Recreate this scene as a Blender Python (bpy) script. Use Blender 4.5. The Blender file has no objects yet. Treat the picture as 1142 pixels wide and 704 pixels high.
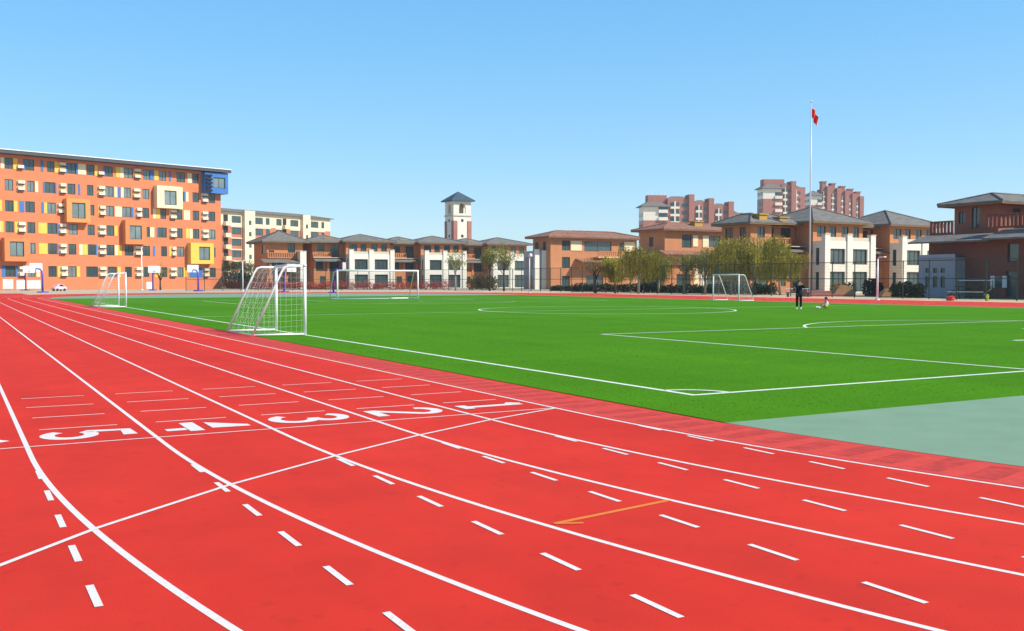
import bpy, bmesh, math, random
from mathutils import Vector, Matrix
import numpy as np
random.seed(7)
R_ = math.radians
sc = bpy.context.scene
COL = sc.collection

# ------------------------------------------------------------------ camera numbers
CAM_H, YAW, PITCH, FPX = 1.636, R_(29.36), R_(2.03), 1110.0      # lens 35 mm on 36 mm
CY, SY = math.cos(YAW), math.sin(YAW)
def bearing_pt(px, depth):
    """ground point seen in photo column px at a given distance in front of the camera"""
    r = (px - 571) / FPX * depth
    return (r * CY + depth * SY, -r * SY + depth * CY)
def row_u(px, t):                       # u of photo column px on the line t = const
    a = YAW + math.atan((px - 571) / FPX)
    return t * math.tan(a)
def col_t(px, u):                       # t of photo column px on the line u = const
    a = YAW + math.atan((px - 571) / FPX)
    return u / math.tan(a)
def height(py, depth): return CAM_H + (312.6 - py) / FPX * depth

# ------------------------------------------------------------------ materials
def mat(name, col, rough=.8, var=.12, scale=3., bump=0., bscale=40., spec=.3, metal=0., col2=None, detail=4, stretch=None):
    m = bpy.data.materials.new(name); m.use_nodes = True
    nt = m.node_tree; b = nt.nodes['Principled BSDF']
    b.inputs['Roughness'].default_value = rough
    b.inputs['Specular IOR Level'].default_value = spec
    b.inputs['Metallic'].default_value = metal
    tc = nt.nodes.new('ShaderNodeTexCoord')
    src = tc.outputs['Object']
    if stretch:
        mp = nt.nodes.new('ShaderNodeMapping'); mp.inputs['Scale'].default_value = stretch
        nt.links.new(src, mp.inputs['Vector']); src = mp.outputs['Vector']
    n = nt.nodes.new('ShaderNodeTexNoise'); n.inputs['Scale'].default_value = scale; n.inputs['Detail'].default_value = detail
    n.inputs['Roughness'].default_value = .65
    nt.links.new(src, n.inputs['Vector'])
    rp = nt.nodes.new('ShaderNodeValToRGB')
    c2 = col2 or tuple(max(0, c * (1 + var)) for c in col)
    c1 = col if col2 else tuple(c * (1 - var) for c in col)
    rp.color_ramp.elements[0].color = (*c1, 1); rp.color_ramp.elements[1].color = (*c2, 1)
    rp.color_ramp.elements[0].position = .3; rp.color_ramp.elements[1].position = .7
    nt.links.new(n.outputs['Fac'], rp.inputs['Fac']); nt.links.new(rp.outputs['Color'], b.inputs['Base Color'])
    if bump:
        n2 = nt.nodes.new('ShaderNodeTexNoise'); n2.inputs['Scale'].default_value = bscale; n2.inputs['Detail'].default_value = 3
        nt.links.new(tc.outputs['Object'], n2.inputs['Vector'])
        bp = nt.nodes.new('ShaderNodeBump'); bp.inputs['Strength'].default_value = bump; bp.inputs['Distance'].default_value = .02
        nt.links.new(n2.outputs['Fac'], bp.inputs['Height']); nt.links.new(bp.outputs['Normal'], b.inputs['Normal'])
    return m

def brick_mat(name, c1, c2, mortar, scale=1.0, bw=.24, bh=.075):
    m = bpy.data.materials.new(name); m.use_nodes = True
    nt = m.node_tree; b = nt.nodes['Principled BSDF']; b.inputs['Roughness'].default_value = .85
    b.inputs['Specular IOR Level'].default_value = .2
    tc = nt.nodes.new('ShaderNodeTexCoord'); sp = nt.nodes.new('ShaderNodeSeparateXYZ'); cb = nt.nodes.new('ShaderNodeCombineXYZ')
    ad = nt.nodes.new('ShaderNodeMath'); ad.operation = 'ADD'
    nt.links.new(tc.outputs['Object'], sp.inputs[0]); nt.links.new(sp.outputs['X'], ad.inputs[0]); nt.links.new(sp.outputs['Y'], ad.inputs[1])
    nt.links.new(ad.outputs[0], cb.inputs['X']); nt.links.new(sp.outputs['Z'], cb.inputs['Y'])
    br = nt.nodes.new('ShaderNodeTexBrick'); br.inputs['Scale'].default_value = scale
    br.inputs['Brick Width'].default_value = bw; br.inputs['Row Height'].default_value = bh; br.inputs['Mortar Size'].default_value = .006
    br.inputs['Color1'].default_value = (*c1, 1); br.inputs['Color2'].default_value = (*c2, 1); br.inputs['Mortar'].default_value = (*mortar, 1)
    nt.links.new(cb.outputs[0], br.inputs['Vector'])
    n = nt.nodes.new('ShaderNodeTexNoise'); n.inputs['Scale'].default_value = .6; n.inputs['Detail'].default_value = 5
    nt.links.new(tc.outputs['Object'], n.inputs['Vector'])
    mr = nt.nodes.new('ShaderNodeMapRange'); mr.inputs['To Min'].default_value = .8; mr.inputs['To Max'].default_value = 1.15
    nt.links.new(n.outputs['Fac'], mr.inputs['Value'])
    mx = nt.nodes.new('ShaderNodeMix'); mx.data_type = 'RGBA'; mx.blend_type = 'MULTIPLY'; mx.inputs['Factor'].default_value = 1
    nt.links.new(br.outputs['Color'], mx.inputs['A']); nt.links.new(mr.outputs[0], mx.inputs['B'])
    nt.links.new(mx.outputs['Result'], b.inputs['Base Color'])
    return m

def tile_mat(name, col):
    """roof tiles: courses run down the slope as fine ribs, with mottled weathering"""
    m = mat(name, col, .85, .25, 1.2, spec=.15)
    nt = m.node_tree; b = nt.nodes['Principled BSDF']
    tc = nt.nodes.new('ShaderNodeTexCoord')
    sp = nt.nodes.new('ShaderNodeSeparateXYZ'); nt.links.new(tc.outputs['Object'], sp.inputs[0])
    w = nt.nodes.new('ShaderNodeTexWave'); w.bands_direction = 'Z'; w.inputs['Scale'].default_value = 3.; w.inputs['Distortion'].default_value = .4
    nt.links.new(tc.outputs['Object'], w.inputs['Vector'])
    bp = nt.nodes.new('ShaderNodeBump'); bp.inputs['Strength'].default_value = .5; bp.inputs['Distance'].default_value = .05
    nt.links.new(w.outputs['Fac'], bp.inputs['Height']); nt.links.new(bp.outputs['Normal'], b.inputs['Normal'])
    return m

def leaf_mat(name, col, col2):
    m = bpy.data.materials.new(name); m.use_nodes = True
    nt = m.node_tree; b = nt.nodes['Principled BSDF']; b.inputs['Roughness'].default_value = .6; b.inputs['Specular IOR Level'].default_value = .2
    g = nt.nodes.new('ShaderNodeNewGeometry'); rp = nt.nodes.new('ShaderNodeValToRGB')
    rp.color_ramp.elements[0].color = (*col, 1); rp.color_ramp.elements[1].color = (*col2, 1)
    nt.links.new(g.outputs['Random Per Island'], rp.inputs['Fac']); nt.links.new(rp.outputs['Color'], b.inputs['Base Color'])
    tr = nt.nodes.new('ShaderNodeBsdfTranslucent'); nt.links.new(rp.outputs['Color'], tr.inputs['Color'])
    mx = nt.nodes.new('ShaderNodeMixShader'); mx.inputs[0].default_value = .35
    nt.links.new(b.outputs[0], mx.inputs[1]); nt.links.new(tr.outputs[0], mx.inputs[2])
    nt.links.new(mx.outputs[0], nt.nodes['Material Output'].inputs['Surface'])
    return m

def glass_mat(name, col):
    m = mat(name, col, .08, .3, .35, spec=.7)
    return m

def track_mat():
    m = bpy.data.materials.new('red rubber track'); m.use_nodes = True
    nt = m.node_tree; b = nt.nodes['Principled BSDF']; L = nt.links.new
    b.inputs['Roughness'].default_value = .9; b.inputs['Specular IOR Level'].default_value = .1
    tc = nt.nodes.new('ShaderNodeTexCoord')
    def noise(s, d=4, st=None):
        n = nt.nodes.new('ShaderNodeTexNoise'); n.inputs['Scale'].default_value = s; n.inputs['Detail'].default_value = d
        if st:
            mp = nt.nodes.new('ShaderNodeMapping'); mp.inputs['Scale'].default_value = st
            L(tc.outputs['Object'], mp.inputs['Vector']); L(mp.outputs['Vector'], n.inputs['Vector'])
        else: L(tc.outputs['Object'], n.inputs['Vector'])
        return n.outputs['Fac']
    def ramp(f, c1, c2, a=.3, z=.7):
        r = nt.nodes.new('ShaderNodeValToRGB'); r.color_ramp.elements[0].color = (*c1, 1); r.color_ramp.elements[1].color = (*c2, 1)
        r.color_ramp.elements[0].position = a; r.color_ramp.elements[1].position = z; L(f, r.inputs['Fac']); return r.outputs['Color']
    def mul(a, c, fac=1):
        x = nt.nodes.new('ShaderNodeMix'); x.data_type = 'RGBA'; x.blend_type = 'MULTIPLY'; x.inputs['Factor'].default_value = fac
        L(a, x.inputs['A']); L(c, x.inputs['B']); return x.outputs['Result']
    base = ramp(noise(.35, 5), (.645, .036, .023), (.73, .047, .029))
    gran = ramp(noise(150, 3), (.78, .62, .60), (1.02, 1.02, 1.02), .33, .62)
    blot = ramp(noise(1.6, 8), (.90, .93, .95), (1, 1, 1), .33, .6)
    roll = ramp(noise(1.0, 3, (1.6, .05, 1)), (.91, .95, .96), (1, 1, 1), .35, .65)
    scuff = ramp(noise(7, 9), (.86, .90, .92), (1, 1, 1), .3, .40)
    L(mul(mul(mul(mul(base, gran), blot), roll), scuff), b.inputs['Base Color'])
    bp = nt.nodes.new('ShaderNodeBump'); bp.inputs['Strength'].default_value = .35; bp.inputs['Distance'].default_value = .004
    L(noise(300, 2), bp.inputs['Height']); L(bp.outputs['Normal'], b.inputs['Normal'])
    return m

def paint_mat(name, col):
    """line paint, slightly worn so the rubber shows through in specks"""
    m = bpy.data.materials.new(name); m.use_nodes = True
    nt = m.node_tree; b = nt.nodes['Principled BSDF']; L = nt.links.new
    b.inputs['Roughness'].default_value = .7; b.inputs['Specular IOR Level'].default_value = .25
    tc = nt.nodes.new('ShaderNodeTexCoord'); n = nt.nodes.new('ShaderNodeTexNoise'); n.inputs['Scale'].default_value = 22; n.inputs['Detail'].default_value = 9; n.inputs['Roughness'].default_value = .75
    L(tc.outputs['Object'], n.inputs['Vector'])
    r = nt.nodes.new('ShaderNodeValToRGB'); r.color_ramp.elements[0].position = .30; r.color_ramp.elements[1].position = .47
    r.color_ramp.elements[0].color = (col[0] * .97, col[1] * .62, col[2] * .58, 1); r.color_ramp.elements[1].color = (*col, 1)
    L(n.outputs['Fac'], r.inputs['Fac']); L(r.outputs['Color'], b.inputs['Base Color'])
    return m

def turf_mat():
    m = mat('artificial turf', (.066, .222, .007), .95, .10, 60, bump=.3, bscale=120, spec=.03)
    nt = m.node_tree; b = nt.nodes['Principled BSDF']; L = nt.links.new
    old = b.inputs['Base Color'].links[0].from_socket
    tc = nt.nodes.new('ShaderNodeTexCoord')
    for sc_, st, lo, hi in ((1., (.9, .04, 1), .92, 1.06), (.25, (1, 1, 1), .92, 1.07), (1.3, (.06, 1.1, 1), .93, 1.05)):
        mp = nt.nodes.new('ShaderNodeMapping'); mp.inputs['Scale'].default_value = st
        n = nt.nodes.new('ShaderNodeTexNoise'); n.inputs['Scale'].default_value = sc_; n.inputs['Detail'].default_value = 4
        L(tc.outputs['Object'], mp.inputs['Vector']); L(mp.outputs['Vector'], n.inputs['Vector'])
        mr = nt.nodes.new('ShaderNodeMapRange'); mr.inputs['From Min'].default_value = .3; mr.inputs['From Max'].default_value = .7
        mr.inputs['To Min'].default_value = lo; mr.inputs['To Max'].default_value = hi
        L(n.outputs['Fac'], mr.inputs['Value'])
        x = nt.nodes.new('ShaderNodeMix'); x.data_type = 'RGBA'; x.blend_type = 'MULTIPLY'; x.inputs['Factor'].default_value = 1
        L(old, x.inputs['A']); L(mr.outputs[0], x.inputs['B']); old = x.outputs['Result']
    L(old, b.inputs['Base Color'])
    return m

M = dict(
    track=track_mat(), turf=turf_mat(),
    kerb=mat('kerb band rubber', (.60, .052, .036), .85, .12, 8, bump=.3, bscale=200),
    kerb_dark=mat('kerb band worn rubber', (.49, .040, .030), .85, .25, 7, bump=.3, bscale=200),
    teal=mat('teal rubber court', (.165, .285, .185), .9, .1, 1.2, bump=.3, bscale=250, col2=(.21, .33, .225), detail=8),
    ground=mat('dusty ground', (.56, .43, .27), .95, .2, .4, bump=.3, bscale=30),
    paving=mat('pale tan paving', (.46, .40, .29), .9, .14, .8),
    soil=mat('dry soil', (.27, .20, .11), .95, .3, .6),
    white_line=paint_mat('white line paint', (.70, .665, .63)),
    turf_line=mat('white turf fibre', (.70, .76, .66), .85, .15, 40),
    orange_line=paint_mat('orange line paint', (.68, .20, .03)),
    white_metal=mat('white enamel', (.82, .82, .80), .4, .05, 6, spec=.5),
    net=mat('white net cord', (.75, .76, .72), .8, .05),
    school=mat('orange render', (.60, .20, .092), .9, .07, .5, detail=8),
    school_dark=mat('orange render panel', (.60, .215, .08), .85, .06, .5),
    yellow=mat('yellow panel', (.80, .50, .085), .7, .05, 2),
    cream=mat('cream panel', (.80, .66, .42), .7, .05, 2),
    boxorange=mat('amber panel', (.72, .28, .085), .7, .05, 2),
    shelf=mat('pale shelf render', (.74, .61, .48), .8, .08, 1.5),
    blue=mat('blue panel', (.045, .17, .46), .6, .06, 2),
    white=mat('white render', (.76, .72, .61), .85, .06, .7, detail=8),
    whiteclean=mat('white board', (.80, .79, .76), .6, .03, 2),
    pinkboard=mat('pale pink board', (.80, .60, .60), .6, .08, 1.5),
    darkmetal=mat('dark roof edge metal', (.055, .06, .075), .5, .15, 1, spec=.5),
    frame=mat('dark window frame', (.035, .045, .045), .5, .1, 3, spec=.4),
    pane=glass_mat('window glass', (.05, .08, .082)),
    pane2=glass_mat('curtained window glass', (.15, .20, .20)),
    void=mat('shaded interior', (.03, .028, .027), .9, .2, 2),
    brick=brick_mat('orange brick', (.58, .225, .085), (.51, .19, .072), (.42, .29, .20)),
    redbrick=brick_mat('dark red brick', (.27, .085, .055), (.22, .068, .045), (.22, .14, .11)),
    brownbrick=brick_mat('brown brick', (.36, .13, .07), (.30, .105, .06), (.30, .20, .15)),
    apbrick=brick_mat('orange red brick', (.50, .165, .085), (.44, .14, .075), (.42, .28, .2)),
    creamrender=mat('cream render', (.70, .62, .44), .85, .06, .7, detail=6),
    towerbrick=brick_mat('pinkish red brick', (.42, .165, .125), (.37, .14, .11), (.40, .28, .23)),
    rooftile=tile_mat('grey roof tile', (.175, .165, .15)),
    redtile=tile_mat('russet roof tile', (.27, .14, .10)),
    fascia=mat('ochre eave board', (.22, .14, .065), .7, .1, 2),
    soffit=mat('eave underside in painted shade', (.10, .07, .05), .9, .1, 2),  # dark brown that carries the eave shade in its colour
    ochre=mat('ochre chimney', (.46, .28, .06), .8, .1, 2),
    stone=mat('pale coping', (.60, .52, .40), .85, .08, 2),
    grey=mat('grey cladding', (.27, .28, .30), .7, .08, 1),
    greywhite=mat('pale grey render', (.36, .37, .40), .85, .06, 1),
    fence=mat('dark green fence metal', (.012, .045, .03), .5, .2, 4, spec=.4),
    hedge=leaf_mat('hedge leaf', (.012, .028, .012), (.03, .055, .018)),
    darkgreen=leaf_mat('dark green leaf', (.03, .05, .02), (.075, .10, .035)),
    willow=leaf_mat('willow leaf', (.22, .205, .03), (.50, .44, .07)),
    willow2=leaf_mat('olive leaf', (.17, .185, .04), (.34, .34, .08)),
    autumn=leaf_mat('turning leaf', (.20, .14, .02), (.38, .20, .03)),
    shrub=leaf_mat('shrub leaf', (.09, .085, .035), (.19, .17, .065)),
    flower=leaf_mat('red flower', (.45, .05, .045), (.52, .14, .08)),
    bark=mat('pale bark', (.34, .29, .22), .9, .3, 6, bump=.5, bscale=25),
    barkdark=mat('dark bark', (.075, .055, .04), .9, .3, 6, bump=.5, bscale=25),
    purple=mat('violet post paint', (.10, .045, .42), .45, .08, 3, spec=.5),
    acrylic=mat('backboard', (.62, .68, .68), .3, .05, 2, spec=.5),
    rim=mat('orange rim', (.65, .10, .02), .5, .05),
    flag=mat('red flag cloth', (.72, .018, .012), .7, .1, 4),
    steel=mat('pale steel', (.62, .64, .66), .4, .06, 2, spec=.5, metal=.2),
    skin=mat('skin', (.55, .32, .22), .6, .05, 8),
    hair=mat('dark hair', (.020, .010, .008), .5, .2, 20),
    navy=mat('navy jacket cloth', (.010, .014, .028), .85, .2, 10),
    black=mat('black trouser cloth', (.006, .006, .008), .85, .2, 10),
    shoe=mat('pale shoe', (.60, .66, .60), .6, .05),
    top=mat('white kid top', (.74, .68, .66), .8, .08, 12),
    kidpants=mat('yellow shorts cloth', (.62, .50, .06), .8, .08, 8),
    kidgrey=mat('grey patch cloth', (.16, .17, .22), .8, .1, 8),
    pink=mat('pale pink plastic', (.75, .50, .55), .4, .06, 3, spec=.5),
    rubber=mat('black rubber', (.015, .015, .015), .7, .1),
    pinkstone=mat('pinkish red granite', (.42, .17, .15), .8, .15, 2),
    tan=mat('tan clay render', (.45, .24, .11), .9, .15, 1.5),
    plum=mat('dark plum paint', (.05, .03, .05), .4, .1, 2, spec=.5),
    redplastic=mat('red plastic', (.62, .04, .02), .5, .05),
    lime=mat('yellow green plastic', (.40, .45, .06), .5, .05),
)

# ------------------------------------------------------------------ mesh builder
class MB:
    def __init__(s): s.v = []; s.f = []; s.mi = []; s.cur = 0
    def add(s, vs, fs):
        o = len(s.v); s.v += [tuple(v) for v in vs]
        for f in fs: s.f.append(tuple(i + o for i in f)); s.mi.append(s.cur)
        return s
    def box(s, x0, x1, y0, y1, z0, z1):
        vs = [(x, y, z) for z in (z0, z1) for y in (y0, y1) for x in (x0, x1)]
        return s.add(vs, [(0, 2, 3, 1), (4, 5, 7, 6), (0, 1, 5, 4), (2, 6, 7, 3), (0, 4, 6, 2), (1, 3, 7, 5)])
    def tube(s, pts, rad, n=8, cap=True):
        pts = [Vector(p) for p in pts]
        rad = rad if isinstance(rad, (list, tuple)) else [rad] * len(pts)
        rings = []; a = None
        for i, p in enumerate(pts):
            d = (pts[min(i + 1, len(pts) - 1)] - pts[max(i - 1, 0)]).normalized()
            if a is None: a = d.orthogonal().normalized()
            else: a = (a - d * a.dot(d)).normalized()
            b = d.cross(a)
            rings.append([p + (a * math.cos(2 * math.pi * k / n) + b * math.sin(2 * math.pi * k / n)) * rad[i] for k in range(n)])
        vs = [v for r in rings for v in r]; fs = []
        for i in range(len(pts) - 1):
            for k in range(n):
                fs.append((i * n + k, i * n + (k + 1) % n, (i + 1) * n + (k + 1) % n, (i + 1) * n + k))
        if cap: fs.append(tuple(range(n - 1, -1, -1))); fs.append(tuple(range((len(pts) - 1) * n, len(pts) * n)))
        return s.add(vs, fs)
    def hip(s, x0, x1, y0, y1, z, rise, ov=0., th=.18):
        """solid hip roof with a thin eave edge"""
        x0 -= ov; x1 += ov; y0 -= ov; y1 += ov
        w = x1 - x0; d = y1 - y0; k = min(w, d) / 2
        if w >= d: r0 = (x0 + k, (y0 + y1) / 2); r1 = (x1 - k, (y0 + y1) / 2)
        else: r0 = ((x0 + x1) / 2, y0 + k); r1 = ((x0 + x1) / 2, y1 - k)
        vs = [(x0, y0, z), (x1, y0, z), (x1, y1, z), (x0, y1, z), (x0, y0, z + th), (x1, y0, z + th), (x1, y1, z + th), (x0, y1, z + th),
              (*r0, z + th + rise), (*r1, z + th + rise)]
        if abs(w - d) < 1e-4: r1 = r0
        fs = [(3, 2, 1, 0), (0, 1, 5, 4), (1, 2, 6, 5), (2, 3, 7, 6), (3, 0, 4, 7)]
        if w >= d: fs += [(4, 5, 9, 8), (5, 6, 9), (6, 7, 8, 9), (7, 4, 8)]
        else: fs += [(4, 5, 8), (5, 6, 9, 8), (6, 7, 9), (7, 4, 8, 9)]
        return s.add(vs, fs)
    def build(s, name, m, parent=None, smooth=False):
        me = bpy.data.meshes.new(name); me.from_pydata(s.v, [], s.f); me.update()
        for mm in (m if isinstance(m, (list, tuple)) else [m]): me.materials.append(mm)
        if any(s.mi): me.polygons.foreach_set('material_index', s.mi)
        if smooth: me.polygons.foreach_set('use_smooth', [True] * len(me.polygons))
        o = bpy.data.objects.new(name, me); COL.objects.link(o)
        if parent: o.parent = parent
        return o
def tag(o, label=None, cat=None, group=None, kind=None):
    if label: o['label'] = label
    if cat: o['category'] = cat
    if group: o['group'] = group
    if kind: o['kind'] = kind
    return o
def root(name, label, cat, loc=(0, 0, 0), rz=0, group=None):
    o = bpy.data.objects.new(name, None); COL.objects.link(o); o.empty_display_size = .3
    o.location = loc; o.rotation_euler = (0, 0, rz)
    return tag(o, label, cat, group)
def dup(r, loc, rz, label, group=None):
    def cp(o, par):
        c = o.copy(); COL.objects.link(c); c.parent = par
        for ch in o.children: cp(ch, c)
        return c
    n = cp(r, None); n.location = loc; n.rotation_euler = (0, 0, rz); n['label'] = label
    if group: n['group'] = group
    return n

# facade: O origin on the ground, A unit vector to the right as seen from outside
class Face:
    def __init__(s, O, A): s.O = Vector((O[0], O[1], 0)); s.A = Vector((A[0], A[1], 0)); s.N = Vector((A[1], -A[0], 0))
    def p(s, a, z, d=0.): return s.O + s.A * a + Vector((0, 0, z)) + s.N * d
    def wall(s, mb, a0, a1, z0, z1, holes=(), reveal=.16, d=0.):
        xs = sorted({a0, a1, *[h[0] for h in holes], *[h[1] for h in holes]}); zs = sorted({z0, z1, *[h[2] for h in holes], *[h[3] for h in holes]})
        xs = [x for x in xs if a0 <= x <= a1]; zs = [z for z in zs if z0 <= z <= z1]
        for i in range(len(xs) - 1):
            for j in range(len(zs) - 1):
                cx = (xs[i] + xs[i + 1]) / 2; cz = (zs[j] + zs[j + 1]) / 2
                if any(h[0] < cx < h[1] and h[2] < cz < h[3] for h in holes): continue
                mb.add([s.p(xs[i], zs[j], d), s.p(xs[i + 1], zs[j], d), s.p(xs[i + 1], zs[j + 1], d), s.p(xs[i], zs[j + 1], d)], [(0, 1, 2, 3)])
        for h in holes:
            q = [(h[0], h[2]), (h[1], h[2]), (h[1], h[3]), (h[0], h[3])]
            for k in range(4):
                (a, z), (b, y) = q[k], q[(k + 1) % 4]
                mb.add([s.p(a, z, d), s.p(b, y, d), s.p(b, y, d - reveal), s.p(a, z, d - reveal)], [(0, 3, 2, 1)])
    def box(s, mb, a0, a1, z0, z1, d0, d1):
        vs = [s.p(a, z, d) for z in (z0, z1) for d in (d1, d0) for a in (a0, a1)]
        mb.add(vs, [(0, 2, 3, 1), (4, 5, 7, 6), (0, 1, 5, 4), (2, 6, 7, 3), (0, 4, 6, 2), (1, 3, 7, 5)])
    def window(s, parent, a0, a1, z0, z1, d=-.10, nx=2, hz=.3, pane='pane', frame='frame', bar=.06):
        f = MB(); e = .004
        a0 += e; a1 -= e; z0 += e; z1 -= e
        s.box(f, a0, a1, z0, z0 + bar, d - .03, d + .05); s.box(f, a0, a1, z1 - bar, z1, d - .03, d + .05)
        s.box(f, a0, a0 + bar, z0 + bar, z1 - bar, d - .03, d + .05); s.box(f, a1 - bar, a1, z0 + bar, z1 - bar, d - .03, d + .05)
        for k in range(1, nx):
            c = a0 + (a1 - a0) * k / nx; s.box(f, c - bar / 2, c + bar / 2, z0 + bar, z1 - bar, d - .025, d + .04)
        w = f.build('window', M[frame], parent)
        g = MB(); g.add([s.p(a0 + bar / 2, z0 + bar / 2, d), s.p(a1 - bar / 2, z0 + bar / 2, d), s.p(a1 - bar / 2, z1 - bar / 2, d), s.p(a0 + bar / 2, z1 - bar / 2, d)], [(0, 1, 2, 3)])
        g.build('pane', M[pane], w)
        return w
FRONT = lambda x0, y: Face((x0, y), (1, 0))
LEFT = lambda x, y1: Face((x, y1), (0, -1))        # a runs from the back corner (y1) towards the front
RIGHT = lambda x, y0: Face((x, y0), (0, 1))
BACK = lambda x1, y: Face((x1, y), (-1, 0))

# ------------------------------------------------------------------ ground, track, pitch
U1, RAD, T0, T1, LANE = 6.715, 24.7, 10.24, 97.5, 1.22
UC = U1 + RAD
def poly(name, pts, z, m, kind='structure', th=0.):
    bm = bmesh.new(); vs = [bm.verts.new((x, y, z)) for x, y in pts]; f = bm.faces.new(vs)
    if f.normal.z < 0: f.normal_flip()
    if th:
        r = bmesh.ops.extrude_face_region(bm, geom=[f]); 
        for g in r['geom']:
            if isinstance(g, bmesh.types.BMVert): g.co.z -= th
    bmesh.ops.recalc_face_normals(bm, faces=bm.faces[:]) if th else None
    bmesh.ops.triangulate(bm, faces=bm.faces[:])
    me = bpy.data.meshes.new(name); bm.to_mesh(me); bm.free()
    if not th and me.polygons[0].normal.z < 0: me.flip_normals()
    me.materials.append(m); o = bpy.data.objects.new(name, me); COL.objects.link(o)
    o['kind'] = kind; return o
def arc(c, r, a0, a1, n=48): return [(c[0] + r * math.cos(a0 + (a1 - a0) * i / n), c[1] + r * math.sin(a0 + (a1 - a0) * i / n)) for i in range(n + 1)]
PI = math.pi
poly('ground', [(-2500, -900), (2500, -900), (2500, 3500), (-2500, 3500)], -.016, M['ground'])
poly('paving', [(-60, 135), (120, 135), (120, 172), (-60, 230)][:2] + [(120, 178), (50, 178), (44, 191), (-60, 160)], -.010, M['paving'])
RO = 36.5
aa = math.acos((UC - 7.5) / RO)
out = [(-5.2, -60), (-5.2, 138), (7.5, 138)]
out += arc((UC, T1), RO, PI - aa, 0, 60)
out += arc((UC, T0), RO, 0, -PI + aa, 60)
out += [(7.5, -60)]
poly('running_track', out, 0, M['track'])
# teal areas inside the two bends
RI = RAD - .93
e0 = math.asin((T0 - 8.78) / RI); poly('teal_court', arc((UC, T0), RI - .006, -PI + e0, -e0, 280), .004, M['teal'])
far_e = 96.0
poly('teal_court', [(UC - RI + .006, far_e - .08), (UC + RI - .006, far_e - .08)] + arc((UC, T1), RI - .006, 0, PI, 72), .004, M['teal'])
turf_pts = [(UC - RI + .045, 8.7), (UC + RI - .045, 8.7), (UC + RI - .012, far_e), (UC - RI + .012, far_e)]
poly('turf', turf_pts, .010, M['turf'], th=.0085)

# ribbons of paint
def ribbon(mb, pts, w, z, closed=False):
    n = len(pts); P = [Vector((x, y)) for x, y in pts]; L = []; Rr = []
    for i in range(n):
        a = P[(i - 1) % n] if (i > 0 or closed) else P[i]; b = P[(i + 1) % n] if (i < n - 1 or closed) else P[i]
        d = (b - a).normalized(); nn = Vector((-d.y, d.x)) * w / 2
        L.append(P[i] + nn); Rr.append(P[i] - nn)
    vs = [(*v, z) for v in L] + [(*v, z) for v in Rr]
    mb.add(vs, [(n + i, n + (i + 1) % n, (i + 1) % n, i) for i in range(n if closed else n - 1)])
ll = MB()
for k in range(0, 9):
    u = U1 - LANE * k; r = RAD + LANE * k
    oval = arc((UC, T0), r, -PI, 0, 300) + arc((UC, T1), r, 0, PI, 120)
    ribbon(ll, oval, .046, .0015, True)
tag(ll.build('lane_lines', M['white_line']), kind='structure')
dl = MB()
for k in range(0, 7):
    u = U1 - LANE * k
    t, stp = ((8.82, .853), (8.63, .871), (8.83, .8855), (8.48, .905), (8.84, .902), (9.19, .919), (9.0, .90))[k]; t += .2
    while t > -40:
        ribbon(dl, [(u, t), (u, t - .40)], .042, .003); t -= stp
tag(dl.build('dashed_lane_lines', M['white_line']), kind='structure')
fl = MB()
ribbon(fl, [(U1 - .03, 10.80), (U1 - LANE * 8, 10.80)], .034, .003)
for k in range(0, 8):
    for t in (11.98, 13.05, 14.15, 15.25):
        ua = U1 - LANE * k - .23; ribbon(fl, [(ua, t), (ua - .80, t)], .032, .0015)
cl = [(6.68, 10.76), (5.47, 10.24), (4.24, 9.57), (3.09, 8.84), (1.92, 8.0), (.81, 7.02), (.21, 6.36), (-.6, 5.45), (-2.2, 3.3), (-3.2, 1.6)]
ribbon(fl, cl, .042, .0045)
tag(fl.build('start_and_finish_lines', M['white_line']), kind='structure')
# lane numbers: their heads point to the infield; a runs along -t, b towards the infield
def ell(ca, cb, ra, rb, d0, d1, n=14): return [(ca + ra * math.cos(R_(d0 + (d1 - d0) * i / n)), cb + rb * math.sin(R_(d0 + (d1 - d0) * i / n))) for i in range(n + 1)]
DIG = {1: [[(.5, .98), (.5, .12)], [(.22, .80), (.46, .965)], [(.16, .06), (.84, .06)]],
       2: [ell(.5, .72, .36, .22, 175, -25) + [(.16, .09)], [(.10, .065), (.90, .065)]],
       3: [ell(.46, .74, .35, .20, 160, -90, 18), ell(.46, .29, .39, .25, 92, -160, 18)],
       5: [[(.84, .94), (.28, .94), (.20, .52)] + ell(.49, .30, .37, .24, 125, -155, 18)],
       6: [[(.74, .96), (.40, .78), (.18, .46)] + ell(.5, .29, .36, .23, 160, 510, 24)],
       7: [[(.10, .94), (.88, .94), (.40, .02)]], 8: [ell(.5, .27, .38, .21, 90, 450, 24), ell(.5, .74, .32, .19, -90, 270, 24)]}
for k in range(1, 9):
    mb = MB(); u0 = U1 - LANE * k + .17; tc_ = 11.40; wd = .68 if k != 1 else .5; hh = .90
    P_ = lambda a, b: (u0 + b * hh, tc_ + (.5 - a) * wd)
    if k == 4:
        for pg in ([(.60, 0), (.84, 0), (.84, .24), (.60, .24)], [(.0, .25), (1.0, .25), (1.0, .42), (.0, .42)], [(.10, .54), (.80, .54), (.86, 1.0), (.66, 1.0)]):
            mb.add([(*P_(a, b), .003 + .0005 * (len(mb.f) % 3)) for a, b in pg], [(0, 1, 2, 3)])
    else:
        for i, st in enumerate(DIG[k]): ribbon(mb, [P_(a, b) for a, b in st], .145, .003 + .0012 * i)
    o = mb.build('lane_number', M['white_line']); o['kind'] = 'structure'
    o.data.update()
    for pl_ in o.data.polygons:
        if pl_.normal.z < 0: o.data.flip_normals(); break
ar = MB()
ribbon(ar, [(4.62, 5.83), (3.50, 5.64)], .048, .003)
ribbon(ar, [(3.50, 5.64), (3.68, 5.56)], .042, .004)
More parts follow.
